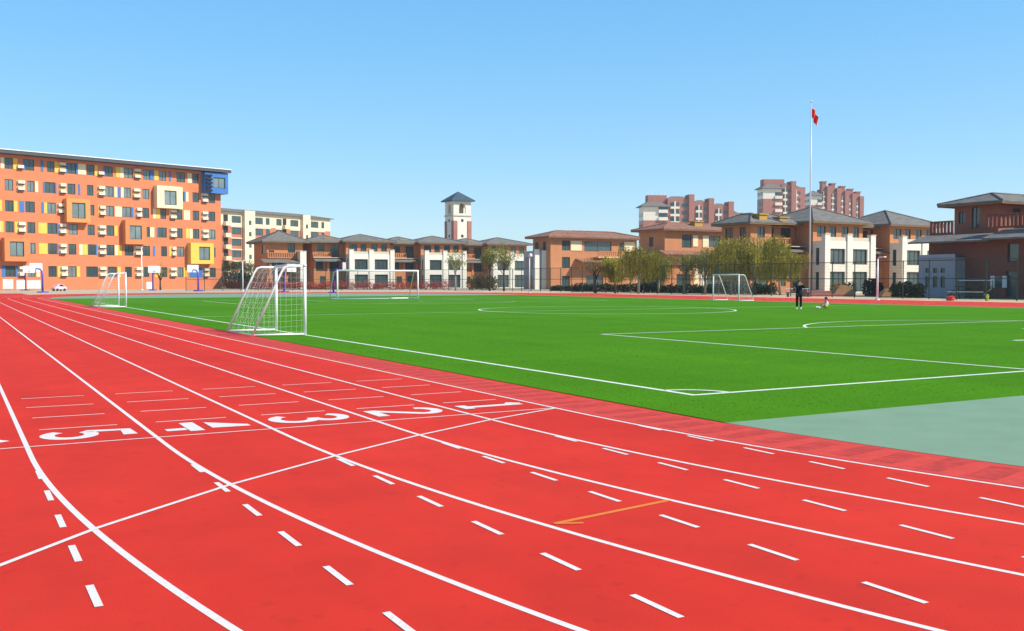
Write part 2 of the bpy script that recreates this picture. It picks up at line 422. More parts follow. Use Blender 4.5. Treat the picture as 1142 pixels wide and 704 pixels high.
tag(ar.build('orange_arrow', M['orange_line']), kind='structure')
for k in range(2, 7):
    pass
# kerb band with worn patches
kb = MB(); kd = MB()
outer = arc((UC, T0), RAD - .05, -PI, 0, 300) + arc((UC, T1), RAD - .05, 0, PI, 90)
inner = arc((UC, T0), RI + .0, -PI, 0, 300) + arc((UC, T1), RI, 0, PI, 90)
n = len(outer)
kb.add([(x, y, .0015) for x, y in outer] + [(x, y, .0015) for x, y in inner], [(i, (i + 1) % n, n + (i + 1) % n, n + i) for i in range(n)])
tag(kb.build('kerb_band', M['kerb']), kind='structure')
rs = random.Random(3)
t = 30.
while t > T0:
    w = rs.uniform(.18, .27)
    x0 = U1 + .14 + rs.uniform(0, .1); x1 = UC - RI - rs.uniform(.04, .16)
    kd.add([(x0, t, .003), (x1, t + .05, .003), (x1, t + w + .02, .003), (x0, t + w, .003)], [(0, 1, 2, 3)]); t -= .45
a = 0.
while a < PI * .6:
    r0, r1 = RAD - .14 - rs.uniform(0, .1), RI + rs.uniform(.04, .16); w = rs.uniform(.18, .27) / RAD
    q = [(r0, a), (r1, a - .002), (r1, a + w - .001), (r0, a + w)]
    kd.add([(UC - r * math.cos(b), T0 - r * math.sin(b), .003) for r, b in q], [(0, 1, 2, 3)]); a += .45 / RAD
tag(kd.build('worn_kerb_patches', M['kerb_dark']), kind='structure')
# pitch lines
PZ = .014
pl = MB(); ua, ub, ta, tb = 9.12, UC * 2 - 9.12, 10.97, 79.6
tm = (ta + tb) / 2
ribbon(pl, [(ua, ta - .04), (ua, tb + .04)], .10, PZ); ribbon(pl, [(ub, ta - .04), (ub, tb + .04)], .10, PZ)
ribbon(pl, [(ua + .05, ta), (ub - .05, ta)], .10, PZ); ribbon(pl, [(ua + .05, tb), (ub - .05, tb)], .10, PZ)
ribbon(pl, [(ua + .05, tm), (ub - .05, tm)], .10, PZ)
ribbon(pl, arc((UC, tm), 7.0, 0, 2 * PI, 72)[:-1], .12, PZ + .003, True)
for s_, tt in ((1, ta), (-1, tb)):
    pu0, pu1 = 17.05, UC * 2 - 17.05
    ribbon(pl, [(pu0, tt + s_ * .05), (pu0, tt + s_ * 13.75)], .10, PZ); ribbon(pl, [(pu1, tt + s_ * .05), (pu1, tt + s_ * 13.75)], .10, PZ)
    ribbon(pl, [(pu0 - .05, tt + s_ * 13.8), (pu1 + .05, tt + s_ * 13.8)], .10, PZ)
    g0, g1 = 25.0, UC * 2 - 25.0
    ribbon(pl, [(g0, tt + s_ * .05), (g0, tt + s_ * 5.75)], .10, PZ); ribbon(pl, [(g1, tt + s_ * .05), (g1, tt + s_ * 5.75)], .10, PZ)
    ribbon(pl, [(g0 - .05, tt + s_ * 5.8), (g1 + .05, tt + s_ * 5.8)], .10, PZ)
    ps = tt + s_ * 9.6; th = math.asin(4.25 / 7.2)
    ribbon(pl, arc((UC, ps), 7.2, th if s_ > 0 else -th, (PI - th) if s_ > 0 else -(PI - th), 40), .10, PZ)
    ribbon(pl, [(UC - .15, ps), (UC + .15, ps)], .3, PZ)
    for uu, sg in ((ua, 1), (ub, -1)):
        aa0 = 0 if sg > 0 else PI
        pts = arc((uu, tt), .65, aa0, aa0 + sg * s_ * PI / 2, 12); ribbon(pl, pts, .09, PZ + .003)
tag(pl.build('pitch_lines', M['turf_line']), kind='structure')

# turf blades in the nearest part of the pitch
rng = np.random.default_rng(5)
N = 110000
d = 9 + 34 * rng.random(N) ** 1.6; ang = rng.uniform(-.25, .60, N) + YAW - .08
bx = d * np.sin(ang); by = d * np.cos(ang)
ok = (bx > UC - RI + .06) & (by > 8.74) & (bx < 50); bx, by, d = bx[ok], by[ok], d[ok]; N = len(bx)
az = rng.uniform(0, 2 * PI, N); h = rng.uniform(.003, .008, N); wd = rng.uniform(.004, .008, N) * (1 + d / 25); lx = rng.normal(0, .012, N); ly = rng.normal(0, .012, N)
V = np.zeros((N, 3, 3)); V[:, 0, 0] = bx - np.cos(az) * wd; V[:, 0, 1] = by - np.sin(az) * wd; V[:, 1, 0] = bx + np.cos(az) * wd; V[:, 1, 1] = by + np.sin(az) * wd
V[:, 2, 0] = bx + lx; V[:, 2, 1] = by + ly; V[:, :2, 2] = .0095; V[:, 2, 2] = .010 + h
# blades standing on the painted lines carry the white fibre
onl = (np.abs(bx - ua) < .055) | ((np.abs(by - ta) < .055) & (bx > ua)) | ((np.abs(bx - 17.05) < .055) & (by > ta) & (by < ta + 13.8)) | ((np.abs(by - ta - 13.8) < .055) & (bx > 17))
V = V[~onl]; N = len(V)
me = bpy.data.meshes.new('turf_blades'); me.vertices.add(3 * N); me.vertices.foreach_set('co', V.ravel()); me.loops.add(3 * N); me.loops.foreach_set('vertex_index', np.arange(3 * N))
me.polygons.add(N); me.polygons.foreach_set('loop_start', np.arange(0, 3 * N, 3)); me.update(); me.validate()
me.materials.append(leaf_mat('turf blade', (.062, .212, .006), (.086, .27, .010)))
o = bpy.data.objects.new('turf_blades', me); COL.objects.link(o); tag(o, 'short green artificial grass blades on the near part of the pitch', 'grass', kind='stuff')

# ------------------------------------------------------------------ goals
def portable_goal(label):
    g = root('portable_goal', label, 'goal', group='small portable goals along the pitch')
    W, H, D, TD, r = 3.0, 2.06, 1.56, .66, .05     # local x along the mouth, y to the back
    f = MB()
    f.tube([(0, 0, 0), (0, 0, H)], r); f.tube([(W, 0, 0), (W, 0, H)], r); f.tube([(-r, 0, H), (W + r, 0, H)], r)
    f.build('goal_mouth', M['white_metal'], g, True)
    for x in (0, W):
        b = MB(); c = [(x, .03, H - .02), (x, TD * .7, H - .02), (x, TD * .92, H - .06), (x, TD * 1.06, H - .2), (x, D, .03)]
        b.tube(c, .032); b.tube([(x, .03, .03), (x, D, .03)], .03)
        b.build('side_frame', M['white_metal'], g, True)
    b = MB(); b.tube([(0, D, .03), (W, D, .03)], .014); b.build('back_bar', M['white_metal'], g, True)
    n_ = MB(); cr = .0019; st = .16
    prof = [(.03, H - .03), (TD * .7, H - .03), (TD * 1.04, H - .2), (D - .03, .05)]
    def along(q):
        L = [math.dist(prof[i], prof[i + 1]) for i in range(3)]; s_ = q * sum(L)
        for i in range(3):
            if s_ <= L[i] or i == 2: k = s_ / L[i]; return (prof[i][0] + (prof[i + 1][0] - prof[i][0]) * k, prof[i][1] + (prof[i + 1][1] - prof[i][1]) * k)
            s_ -= L[i]
    tot = sum(math.dist(prof[i], prof[i + 1]) for i in range(3)); nv = int(tot / st); nh = int(W / st)
    rs = random.Random(2)
    sag = lambda a, q: .07 * math.sin(a * PI) * math.sin(q * PI)
    def pt(i, j):
        q = j / nv; a = i / nh; y, z = along(q); return (W * a, y + sag(a, q) + .03 * math.sin(i * 1.7 + j), z - sag(a, q) * .8)
    for i in range(nh + 1): n_.tube([pt(i, j) for j in range(nv + 1)], cr, 4, False)
    for j in range(nv + 1): n_.tube([pt(i, j) for i in range(nh + 1)], cr, 4, False)
    for x in (.0, W):
        k = 0
        y = .1
        while y < D - .03:
            top = H - .04 if y < TD else (H - .2) * (D - y) / (D - TD * 1.0); top = min(top, H - .04)
            bulge = .05 if x else -.05
            n_.tube([(x, y, .04), (x + bulge, y, top / 2), (x, y, top)], cr, 4, False); y += st
        z = .12
        while z < H - .05:
            yb = D - (D - TD) * z / (H - .1); bulge = .05 if x else -.05
            n_.tube([(x, .03, z), (x + bulge, yb / 2, z - .03), (x, yb, z)], cr, 4, False); z += st
    n_.build('net', M['net'], g)
    return g
# local x along +t, local y towards -u
g1 = portable_goal('near portable goal with white frame on the touchline beside the red track'); g1.location = (9.12, 28.75, .014); g1.rotation_euler = (0, 0, PI / 2)
g2 = dup(g1, (9.12, 63.6, .014), PI / 2, 'farther portable goal beside the track, seen in front of the orange school')
g3 = dup(g1, (ub - .05, 62.2, .014), -PI / 2, 'portable goal across the pitch in front of the willow trees')
# big far goal
fg = root('football_goal', 'wide white football goal at the far end of the pitch before the villas', 'goal', (UC + .3, tb, .014))
f = MB(); W, H = 7.32, 2.44
f.tube([(-W / 2, 0, 0), (-W / 2, 0, H)], .07); f.tube([(W / 2, 0, 0), (W / 2, 0, H)], .07); f.tube([(-W / 2 - .07, 0, H), (W / 2 + .07, 0, H)], .07)
f.build('goal_mouth', M['white_metal'], fg, True)
for x in (-W / 2, W / 2):
    b = MB(); b.tube([(x, .05, H - .05), (x, .9, H - .15), (x, 2.0, .04)], .04); b.tube([(x, .05, .04), (x, 2, .04)], .04); b.build('side_frame', M['white_metal'], fg, True)
b = MB(); b.tube([(-W / 2, 2, .04), (W / 2, 2, .04)], .05); b.build('back_bar', M['white_metal'], fg, True)

# ------------------------------------------------------------------ school
ZX = 3.704
L0 = (6.8, 180.9); R0 = (44.4, 193.0)
sd = Vector((R0[0] - L0[0], R0[1] - L0[1])); SW = sd.length; sd.normalize()
srz = math.atan2(sd.y, sd.x)
def s_at(px):
    a = YAW + math.atan((px - 571) / FPX); dx, dy = math.sin(a), math.cos(a)
    # L0 + s*sd = k*(dx,dy)
    det = sd.x * -dy + dx * sd.y
    return (-L0[0] * -dy - dx * L0[1]) / det * 1.0 if det else 0
sx = lambda zx: s_at(zx / ZX)
school = root('school_building', 'six storey orange building with colourful window panels and a dark flat roof', 'building', (*L0, 0), srz)
SF = FRONT(0, 0); SR = sx(916)
S0 = -24.
TOPS = [21.5, 18.0, 14.6, 11.2, 7.8, 4.0]; WH = 1.8
rows = [
 dict(win=[(28,62),(112,150),(203,232),(286,322),(366,397),(441,473),(520,556),(598,625),(664,692),(735,770),(800,826)],
      yel=[(64,82),(234,251),(398,411),(486,502),(643,660)], cre=[(12,27),(330,362),(503,517),(780,797)], blu=[(105,111),(178,188),(278,285),(322,328),(435,440),(626,641),(704,712)], ac=[(252,277),(561,585)], acb=[(80,104),(412,434)]),
 dict(win=[(28,62),(119,150),(192,234),(286,318),(366,392),(440,475),(518,546),(594,622),(742,764),(800,826),(866,892)],
      yel=[(0,6),(253,279),(555,582)], cre=[(152,165),(478,490),(506,516),(772,783)], blu=[(186,191),(235,240),(330,338),(493,503),(765,771)], ac=[(80,108),(412,437)], ac2=[(254,278),(556,582),(838,860)]),
 dict(win=[(28,62),(111,150),(202,236),(366,395),(444,475),(509,546),(592,620),(667,690),(732,757),(800,826),(864,892)],
      yel=[(0,15),(64,78),(188,200),(411,415),(650,665)], cre=[(480,508),(636,649),(763,788)], blu=[(88,106),(178,186),(547,556)], ac=[(80,87),(245,268),(416,438),(568,588),(838,860)], ac2=[(706,730)]),
 dict(win=[(28,62),(118,150),(201,240),(288,325),(366,395),(444,475),(595,622),(657,692),(732,757),(800,826),(866,892)],
      yel=[(8,19),(66,79),(163,199),(476,489),(770,785)], cre=[(0,7),(623,640),(786,798)], blu=[(241,246),(652,656)], ac=[(80,108),(250,275),(412,438),(706,730),(838,862)]),
 dict(win=[(118,150),(202,238),(286,318),(366,398),(442,475),(518,553),(592,622),(668,692),(733,763),(870,892)],
      yel=[(163,199),(345,364),(490,505),(701,710)], cre=[(330,344),(476,489)], blu=[(399,404),(240,244),(635,643)], ac=[(250,275),(412,438),(560,588),(712,727)]),
 dict(win=[(24,66),(118,148),(202,236),(284,317),(358,406),(447,484),(518,546),(594,617),(668,692),(735,758),(868,892)],
      yel=[(240,251),(319,332),(487,500),(640,663),(761,773)], cre=[(152,166)], blu=[(10,23),(67,75),(784,838)], ac=[(80,106),(253,278),(412,438),(562,588),(704,728),(843,862)]),
]
mbw = MB(); allh = []
wins = []
for r_, rw in enumerate(rows):
    zt = TOPS[r_]
    for a, b in rw['win']: wins.append((sx(a), sx(b), zt - WH, zt, r_))
    for i in range(6):                                  # same rhythm on the part beyond the picture's left edge
        q = -3.4 - 3.6 * i + (r_ % 2) * .6; wins.append((q, q + 1.5, zt - WH, zt, r_))
SF.wall(mbw, S0, SR, 0, 22.0, [w[:4] for w in wins], .2)
RIGHT(SR, 0).wall(mbw, 0, 15, 0, 22.0); LEFT(S0, 15).wall(mbw, 0, 15, 0, 22.0); BACK(SR, 15).wall(mbw, 0, SR - S0, 0, 22.0)
mbw.add([(S0, 0, 22), (SR, 0, 22), (SR, 15, 22), (S0, 15, 22)], [(0, 1, 2, 3)])
mbw.build('wall', M['school'], school)
rw_ = random.Random(4)
for w in wins[:]:
    SF.window(school, *w[:4], d=-.12, nx=2 if w[1] - w[0] < 2 else 3, pane='pane' if rw_.random() < .72 else 'pane2', bar=.07)
def panel(a, b, z0, z1, m, lab, d1=.06, name='panel'):
    p = MB(); SF.box(p, a, b, z0, z1, .002, d1); o = p.build(name, M[m], school); o['label'] = lab
def ledge(a, b, zt, n_=2, m='white'):
    """stacked air-conditioner boxes: pale tray fronts with dark slots below"""
    p = MB(); hh = 1.55 / n_ * 1.35
    for i in range(n_):
        z1 = zt - .15 - i * hh; p.cur = 0; SF.box(p, a, b, z1 - .52, z1, .07, .42)
        p.cur = 1; SF.box(p, a + .05, b - .05, z1 - .70, z1 - .522, .07, .36)
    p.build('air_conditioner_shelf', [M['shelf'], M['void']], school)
for r_, rw in enumerate(rows):
    zt = TOPS[r_]
    for a, b in rw['yel']: panel(sx(a), sx(b), zt - WH, zt, 'yellow', 'yellow wall panel')
    for a, b in rw['cre']: panel(sx(a), sx(b), zt - WH, zt, 'cream', 'cream wall panel')
    for a, b in rw['blu']: panel(sx(a), sx(b), zt - WH, zt, 'blue', 'blue wall panel')
    for a, b in rw.get('ac', []) + rw.get('ac2', []):  # shelves for cooling units
        if b - a > 9:
            ledge(sx(a), sx(b), zt + .1)
            ym = (int(a) + r_ * 3) % 3 == 0; panel(sx(a) - .1, sx(b) + .1, zt - WH, zt - .02, 'yellow' if ym else 'cream', 'yellow panel behind the shelves' if ym else 'cream panel behind the shelves', .04)
    for a, b in rw.get('acb', []): ledge(sx(a), sx(b), zt - .9, 1)
def bay(a0, a1, z0, z1, wa, wb, wz0, wz1, m, lab, pr=1.3, extra=0.):
    fr = Face(SF.p(0, 0, pr)[:2], (1, 0)); p = MB()
    fr.wall(p, a0, a1, z0, z1, [(wa, wb, wz0, wz1)], .25)
    p.add([SF.p(a0, z0, pr), SF.p(a0, z0, 0), SF.p(a0, z1, 0), SF.p(a0, z1, pr)], [(0, 3, 2, 1)])
    p.add([SF.p(a1, z0, pr), SF.p(a1, z0, -extra), SF.p(a1, z1, -extra), SF.p(a1, z1, pr)], [(0, 1, 2, 3)])
    p.add([SF.p(a0, z0, pr), SF.p(a1, z0, pr), SF.p(a1, z0, -extra), SF.p(a0, z0, -extra)], [(0, 3, 2, 1)])
    p.add([SF.p(a0, z1, pr), SF.p(a1, z1, pr), SF.p(a1, z1, -extra), SF.p(a0, z1, -extra)], [(0, 1, 2, 3)])
    o = p.build('box_bay', M[m], school); o['label'] = lab
    fr.window(o, wa, wb, wz0, wz1, -.2, 2, pane='pane2', bar=.1)
bay(sx(268), sx(365), 11.45, 15.4, sx(290), sx(345), 12.1, 14.75, 'boxorange', 'amber box bay with a large window')
bay(sx(640), sx(745), 14.7, 18.7, sx(670), sx(720), 15.3, 17.9, 'cream', 'cream box bay with a large window')
bay(sx(508), sx(595), 8.0, 12.2, sx(526), sx(575), 8.9, 11.3, 'school_dark', 'orange box bay with a large window')
bay(sx(10), sx(115), 4.7, 8.5, sx(32), sx(90), 5.5, 7.9, 'school_dark', 'orange box bay low on the wall')
bay(sx(776), sx(870), 4.7, 8.6, sx(810), sx(855), 5.4, 7.9, 'yellow', 'yellow box bay with a large window')
bay(sx(838), sx(932), 18.0, 21.85, sx(872), sx(920), 19.0, 21.0, 'blue', 'blue corner box bay under the roof', 1.3, 5.)
lv = MB()
for i in range(5): SF.box(lv, sx(840), sx(864), 18.3 + i * .7, 18.62 + i * .7, 1.305, 1.7)
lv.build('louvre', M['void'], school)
rf = MB(); rf.box(S0 - .6, SR + 1.3, -1.7, 15.6, 22.02, 22.55); ro = rf.build('roof', M['darkmetal'], school)
rf = MB(); rf.box(S0 - .7, SR + 1.4, -1.8, 15.7, 22.552, 22.68); rf.build('roof_capping', M['whiteclean'], ro)

# ------------------------------------------------------------------ cream and red apartment block beyond
def on(px, depth): return bearing_pt(px, depth)
A0 = on(247, 270); A1 = on(368, 306)
ad_ = Vector((A1[0] - A0[0], A1[1] - A0[1])); AW = ad_.length; ad_.normalize()
ap = root('apartment_block', 'cream and red apartment block behind the orange school', 'building', (*A0, 0), math.atan2(ad_.y, ad_.x))
def s_on(px, O, dvec):
    a = YAW + math.atan((px - 571) / FPX); dx, dy = math.sin(a), math.cos(a)
    det = -dvec.x * dy + dx * dvec.y
    return (O[0] * dy - dx * O[1]) / det
ax = lambda zx: s_on(230 + zx / 4.694, A0, ad_)
AF = FRONT(0, 0); wl = []
for (a, b) in ((137, 185), (255, 300), (315, 335), (370, 398), (443, 485), (550, 590), (605, 620)):
    for k in range(6): wl.append((ax(a), ax(b), 19.3 - 3.15 * k - 1.9, 19.3 - 3.15 * k))
p = MB(); AF.wall(p, -6, AW + .3, 16.6, 20.3, [w for w in wl if w[2] > 16.6], .2); p.build('upper_wall', M['creamrender'], ap)
p = MB(); AF.wall(p, -6, AW + .3, 0, 16.6, [w for w in wl if w[3] < 16.6], .2)
RIGHT(AW + .3, 0).wall(p, 0, 13, 0, 20.3); LEFT(-6, 13).wall(p, 0, 13, 0, 20.3); p.build('wall', M['apbrick'], ap)
for w in wl: AF.window(ap, *w, d=-.1, nx=3 if w[1] - w[0] > 2 else 2)
for a, b, top in ((193, 247, 20.95), (498, 536, 20.95)):
    p = MB(); AF.box(p, ax(a), ax(b), 0, top, .002, 1.0); o = p.build('stair_tower', M['creamrender'], ap)
    for k in range(5):
        sh = MB(); AF.box(sh, (ax(a) + ax(b)) / 2 - .45, (ax(a) + ax(b)) / 2 + .45, 4.4 + 3.15 * k, 5.6 + 3.15 * k, 1.002, 1.04); sh.build('window', M['pane'], o)
for a, b in ((92, 119), (402, 424)):
    for k in range(6):
        p = MB(); z = 16.6 - 3.15 * k; AF.box(p, ax(a), ax(b), z, z + 1.0, .002, 1.2); AF.box(p, ax(a), ax(b), z - .1, z, .002, 1.3)
        o = p.build('balcony', M['cream'], ap)
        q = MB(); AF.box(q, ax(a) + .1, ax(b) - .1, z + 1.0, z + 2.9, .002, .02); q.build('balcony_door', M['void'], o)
for k in range(5):
    z = 16.55 - 3.15 * k
    for a, b in ((130, 190), (250, 340), (365, 400), (437, 494), (540, 625)): p = MB(); AF.box(p, ax(a), ax(b), z - .35, z, .003, .12); p.build('floor_band', M['stone'], ap)
p = MB(); p.hip(-6, AW + .3, 0, 13, 20.32, 1.3, .9); p.build('roof', M['rooftile'], ap)

# ------------------------------------------------------------------ villas
def balustrade(parent, face, a0, a1, z0, d=0., m='brick', rail='stone', hgt=1.05):
    p = MB(); face.box(p, a0, a1, z0, z0 + .18, d - .2, d); n_ = max(2, int((a1 - a0) / .42))
    for i in range(n_ + 1):
        c = a0 + .1 + (a1 - a0 - .2) * i / n_; face.box(p, c - .12, c + .12, z0 + .18, z0 + hgt - .14, d - .17, d - .03)
    face.box(p, a0, a1, z0 + hgt - .14, z0 + hgt, d - .23, d + .03)
    return p.build('balustrade', M[m], parent)

def roof(parent, x0, x1, y0, y1, z, rise, ov=1.0, m='rooftile', name='roof'):
    z += .055
    p = MB(); p.hip(x0, x1, y0, y1, z, rise, ov, .16); o = p.build(name, M[m], parent)
    q = MB(); e = ov - .04
    for (a, b, c, d_) in ((x0 - e, x1 + e, y0 - e, y0 - e + .12), (x0 - e, x1 + e, y1 + e - .12, y1 + e), (x0 - e, x0 - e + .12, y0 - e + .12, y1 + e - .12), (x1 + e - .12, x1 + e, y0 - e + .12, y1 + e - .12)):
        q.box(a, b, c, d_, z - .15, z - .004)
    q.build('fascia', M['fascia'], o)
    sf_ = MB(); i_ = ov - .17; sf_.box(x0 - i_, x1 + i_, y0 - i_, y1 + i_, z - .05, z - .006); sf_.build('soffit', M['soffit'], o)  # slab under the roof, coloured dark to deepen the shade below the eaves
    # tile ridges along the hips
    w = x1 - x0 + 2 * ov; d2 = y1 - y0 + 2 * ov; k = min(w, d2) / 2
    ry = (y0 + y1) / 2; rx = (x0 + x1) / 2
    r0, r1 = ((x0 - ov + k, ry), (x1 + ov - k, ry)) if w >= d2 else ((rx, y0 - ov + k), (rx, y1 + ov - k))
    t_ = MB(); zz = z + .19
    if w >= d2: prs = (((x0 - ov, y0 - ov), r0), ((x1 + ov, y0 - ov), r1), ((x0 - ov, y1 + ov), r0), ((x1 + ov, y1 + ov), r1))
    else: prs = (((x0 - ov, y0 - ov), r0), ((x1 + ov, y0 - ov), r0), ((x0 - ov, y1 + ov), r1), ((x1 + ov, y1 + ov), r1))
    for a, b in prs: t_.tube([(*a, zz), (*b, zz + rise)], .1, 6)
    if math.dist(r0, r1) > .3: t_.tube([(*r0, zz + rise), (*r1, zz + rise)], .11, 6)
    t_.build('ridge_tiles', M[m], o)
    return o

def slope_roof(parent, x0, x1, y_front, y_back, z0, z1, m='rooftile'):
    """mono-pitch porch roof, front edge low"""
    p = MB(); th = .14
    p.add([(x0, y_front, z0), (x1, y_front, z0), (x1, y_back, z1), (x0, y_back, z1), (x0, y_front, z0 - th), (x1, y_front, z0 - th), (x1, y_back, z1 - th), (x0, y_back, z1 - th)],
          [(0, 1, 2, 3), (7, 6, 5, 4), (0, 4, 5, 1), (1, 5, 6, 2), (2, 6, 7, 3), (3, 7, 4, 0)])
    return p.build('porch_roof', M[m], parent)

def villa(name_label, loc, rz=0, wing=False, group='white bayed villas with grey hipped roofs', rise=2.2, ly=3.2):
    v = root('brick_villa', name_label, 'house', (*loc, 0), rz, group)
    W = 9.2; EH = 9.1
    # main block --------------------------------------------------
    mf = FRONT(0, 0); hol = [(.7, 2.3, 7.3, 8.7), (3.0, 4.2, 7.2, 8.7), (5.2, 6.5, 7.3, 8.7), (7.3, 8.5, 7.3, 8.7)]
    p = MB(); mf.wall(p, 0, W, 0, EH, hol, .2)
    lf = LEFT(0, 9.5); lh = [(5.6, 6.6, 7.2, 8.6)]
    lf.wall(p, 0, 9.5, 0, EH, lh, .2); RIGHT(W, 0).wall(p, 0, 9.5, 0, EH); BACK(W, 9.5).wall(p, 0, W, 0, EH)
    p.build('wall', M['brick'], v)
    for h in hol: mf.window(v, *h, d=-.14)
    for h in lh: lf.window(v, *h, d=-.14)
    # white two-storey bay ---------------------------------------
    bf = FRONT(0, -2.0); H2 = 6.7
    hol = [(1.05, 3.75, 3.7, 5.7), (5.15, 7.9, 3.7, 5.7), (1.05, 3.75, .15, 2.75), (5.15, 7.9, .15, 2.75)]
    p = MB(); bf.wall(p, 0, W, 0, H2, hol, .3)
    bl = LEFT(0, -.004); blh = [(.5, 1.1, 3.6, 5.8), (.5, 1.1, .4, 2.7)]
    bl.wall(p, 0, 1.996, 0, H2, blh, .2); RIGHT(W, -2).wall(p, 0, 1.996, 0, H2)
    p.add([(0, -2, H2), (W, -2, H2), (W, -.004, H2), (0, -.004, H2)], [(0, 1, 2, 3)])
    for a in (-.06, 4.0, W - .84): bf.box(p, a, a + .9, 0, 7.5, .003, .16); bf.box(p, a, a + .9, H2 + .003, 7.5, -.5, .0)
    bo = p.build('white_bay', M['white'], v)
    for h in hol: bf.window(bo, *h, d=-.26, nx=3, bar=.08)
    for h in blh: bl.window(bo, *h, d=-.15, nx=1)
    q = MB()
    for a in (-.1, 3.96, W - .88): bf.box(q, a, a + .98, 7.502, 7.62, -.55, .22)
    bf.box(q, .86, 3.94, H2 + .003, H2 + .5, -.25, -.05); bf.box(q, 4.96, W - .9, H2 + .003, H2 + .5, -.25, -.05)
    q.build('coping', M['stone'], bo)
    roof(v, 0, W, 0, 9.5, EH, rise, 1.0)
    # recessed link to the left ----------------------------------
    K = -6.1
    lk = FRONT(K, 1.0); hol = [(1.2, 2.4, .9, 2.4), (3.6, 4.9, .7, 2.5)]
    p = MB(); lk.wall(p, 0, 6.096, 0, 3.4, hol, .2)
    p.add([(K, 1, 3.4), (-.004, 1, 3.4), (-.004, ly, 3.4), (K, ly, 3.4)], [(0, 1, 2, 3)])
    l2 = FRONT(K, ly); h2 = [(.6, 2.2, 3.7, 5.3), (3.4, 5.4, 3.45, 5.4), (1.0, 2.4, 6.6, 8.5), (3.6, 5.4, 6.1, 8.5)]
    l2.wall(p, 0, 6.096, 3.4, 8.7, h2, .25)
    LEFT(K, 9).wall(p, 0, 9 - ly, 0, 8.7); LEFT(K, ly).wall(p, 0, ly - 1, 0, 3.4)
    for a in (.0, 2.7, 5.5): lk.box(p, a + .05, a + .45, 3.404, 5.3, -.5, -.05)
    lo = p.build('link_wall', M['brick'], v)
    for h in hol: lk.window(lo, *h, d=-.14)
    for h in h2: l2.window(lo, *h, d=-.18)
    slope_roof(lo, K, -.01, -.1, ly - .01, 5.35, 5.95)
    bb = FRONT(K, 1.4); p = MB(); p.box(K, -.006, 1.2, ly - .01, 5.96, 6.06); p.build('balcony_floor', M['stone'], lo)
    balustrade(lo, bb, 0, 3.6, 6.064, .1)
    roof(v, K - .6, .9, ly - .6, 9.0, 8.9, 1.35, .95)
    p = MB(); p.box(-3.4, -1.9, 2.5, 3.6, 8.9, 9.75); p.box(-3.55, -1.75, 2.35, 3.75, 9.752, 9.9); p.build('chimney', M['ochre'], v)
    if wing:
        x0, x1 = -9.6, K - .006
        wf = FRONT(x0, 1.2); wh = [(1.1, 2.4, 7.0, 8.4), (1.1, 2.4, 3.8, 5.3), (.5, 3.0, .1, 2.7)]
        wl_ = LEFT(x0, 6.6); wlh = [(.7, 2.2, 6.9, 8.4), (3.4, 4.6, 6.9, 8.4), (.7, 2.2, 3.6, 5.2), (3.4, 4.6, 3.6, 5.2), (.4, 2.5, .1, 2.8), (3.0, 5.0, .1, 2.8)]
        p = MB(); wf.wall(p, 0, x1 - x0, 0, 8.7, wh, .2); wl_.wall(p, 0, 5.4, 0, 8.7, wlh, .2); BACK(x1, 6.6).wall(p, 0, x1 - x0, 0, 8.7); RIGHT(x1, 1.2).wall(p, 0, 2.0, 3.4, 8.7)
        wo = p.build('wing_wall', M['brick'], v)
        for h in wh: wf.window(wo, *h, d=-.14)
        for h in wlh: wl_.window(wo, *h, d=-.14)
        slope_roof(wo, x0 - .9, x1 - .3, -.1, 1.19, 5.5, 5.95)
        roof(v, x0, x1, 1.2, 6.6, 8.75, 1.2, 1.0)
        p = MB(); p.box(x0 + 1.1, x0 + 2.4, .8, 2.0, 9.0, 9.9); p.box(x0 + .95, x0 + 2.55, .65, 2.15, 9.902, 10.05); p.build('chimney', M['ochre'], v)
    return v

v5 = villa('grey roofed villa with white bay straight behind the tall flagpole', (row_u(919, 91.5), 93.5), 0, True)
v6 = villa('grey roofed villa showing a narrow white bay just left of the shaded brick building', (row_u(1005, 91.5), 93.5), 0, False)
# the row beyond the far bend
TR = 184.0
base = villa('white bayed villa directly right of the wide far goal, left of the tower', (row_u(390, TR - 2), TR), rise=1.45, ly=1.9)
dup(base, (row_u(474, TR - 2), TR, 0), 0, 'white bayed villa with the clock tower rising behind its roof')
dup(base, (row_u(550, TR - 2), TR, 0), 0, 'white bayed villa half hidden by two small olive trees')
base['label'] = 'white bayed villa seen through the wide far goal'
ux0, ux1 = row_u(298, TR), row_u(338, TR); EW = ux1 - ux0
eh = root('brick_villa', 'orange brick house with a dark porch roof behind the near portable goal', 'house', (ux0, TR, 0), 0)
ef = FRONT(0, 0); p = MB(); hol = [(EW * .58, EW * .78, 6.3, 8.6), (EW * .05, EW * .2, 6.2, 7.2), (EW * .12, EW * .5, 2.9, 4.9), (EW * .55, EW * .72, 3.0, 4.9), (EW * .15, EW * .5, .2, 2.3), (EW * .58, EW * .74, .6, 2.3)]
ef.wall(p, 0, EW, 0, 8.7, hol, .3); LEFT(0, 9).wall(p, 0, 9, 0, 8.7, [(5.5, 7.5, 6.6, 8.3)], .2); RIGHT(EW, 0).wall(p, 0, 9, 0, 8.7); BACK(EW, 9).wall(p, 0, EW, 0, 8.7)
p.build('wall', M['brick'], eh)
for h in hol: ef.window(eh, *h, d=-.2)
LEFT(0, 9).window(eh, 5.5, 7.5, 6.6, 8.3, d=-.14)
slope_roof(eh, -1.2, EW * .84, -2.0, -.01, 5.0, 5.6)
balustrade(eh, FRONT(0, -.25), .1, EW * .8, 5.75, 0)
p = MB()
for q in (.0, .4): p.box(EW * q, EW * q + .4, -1.7, -1.3, 0, 4.95)
p.build('porch_post', M['brick'], eh)
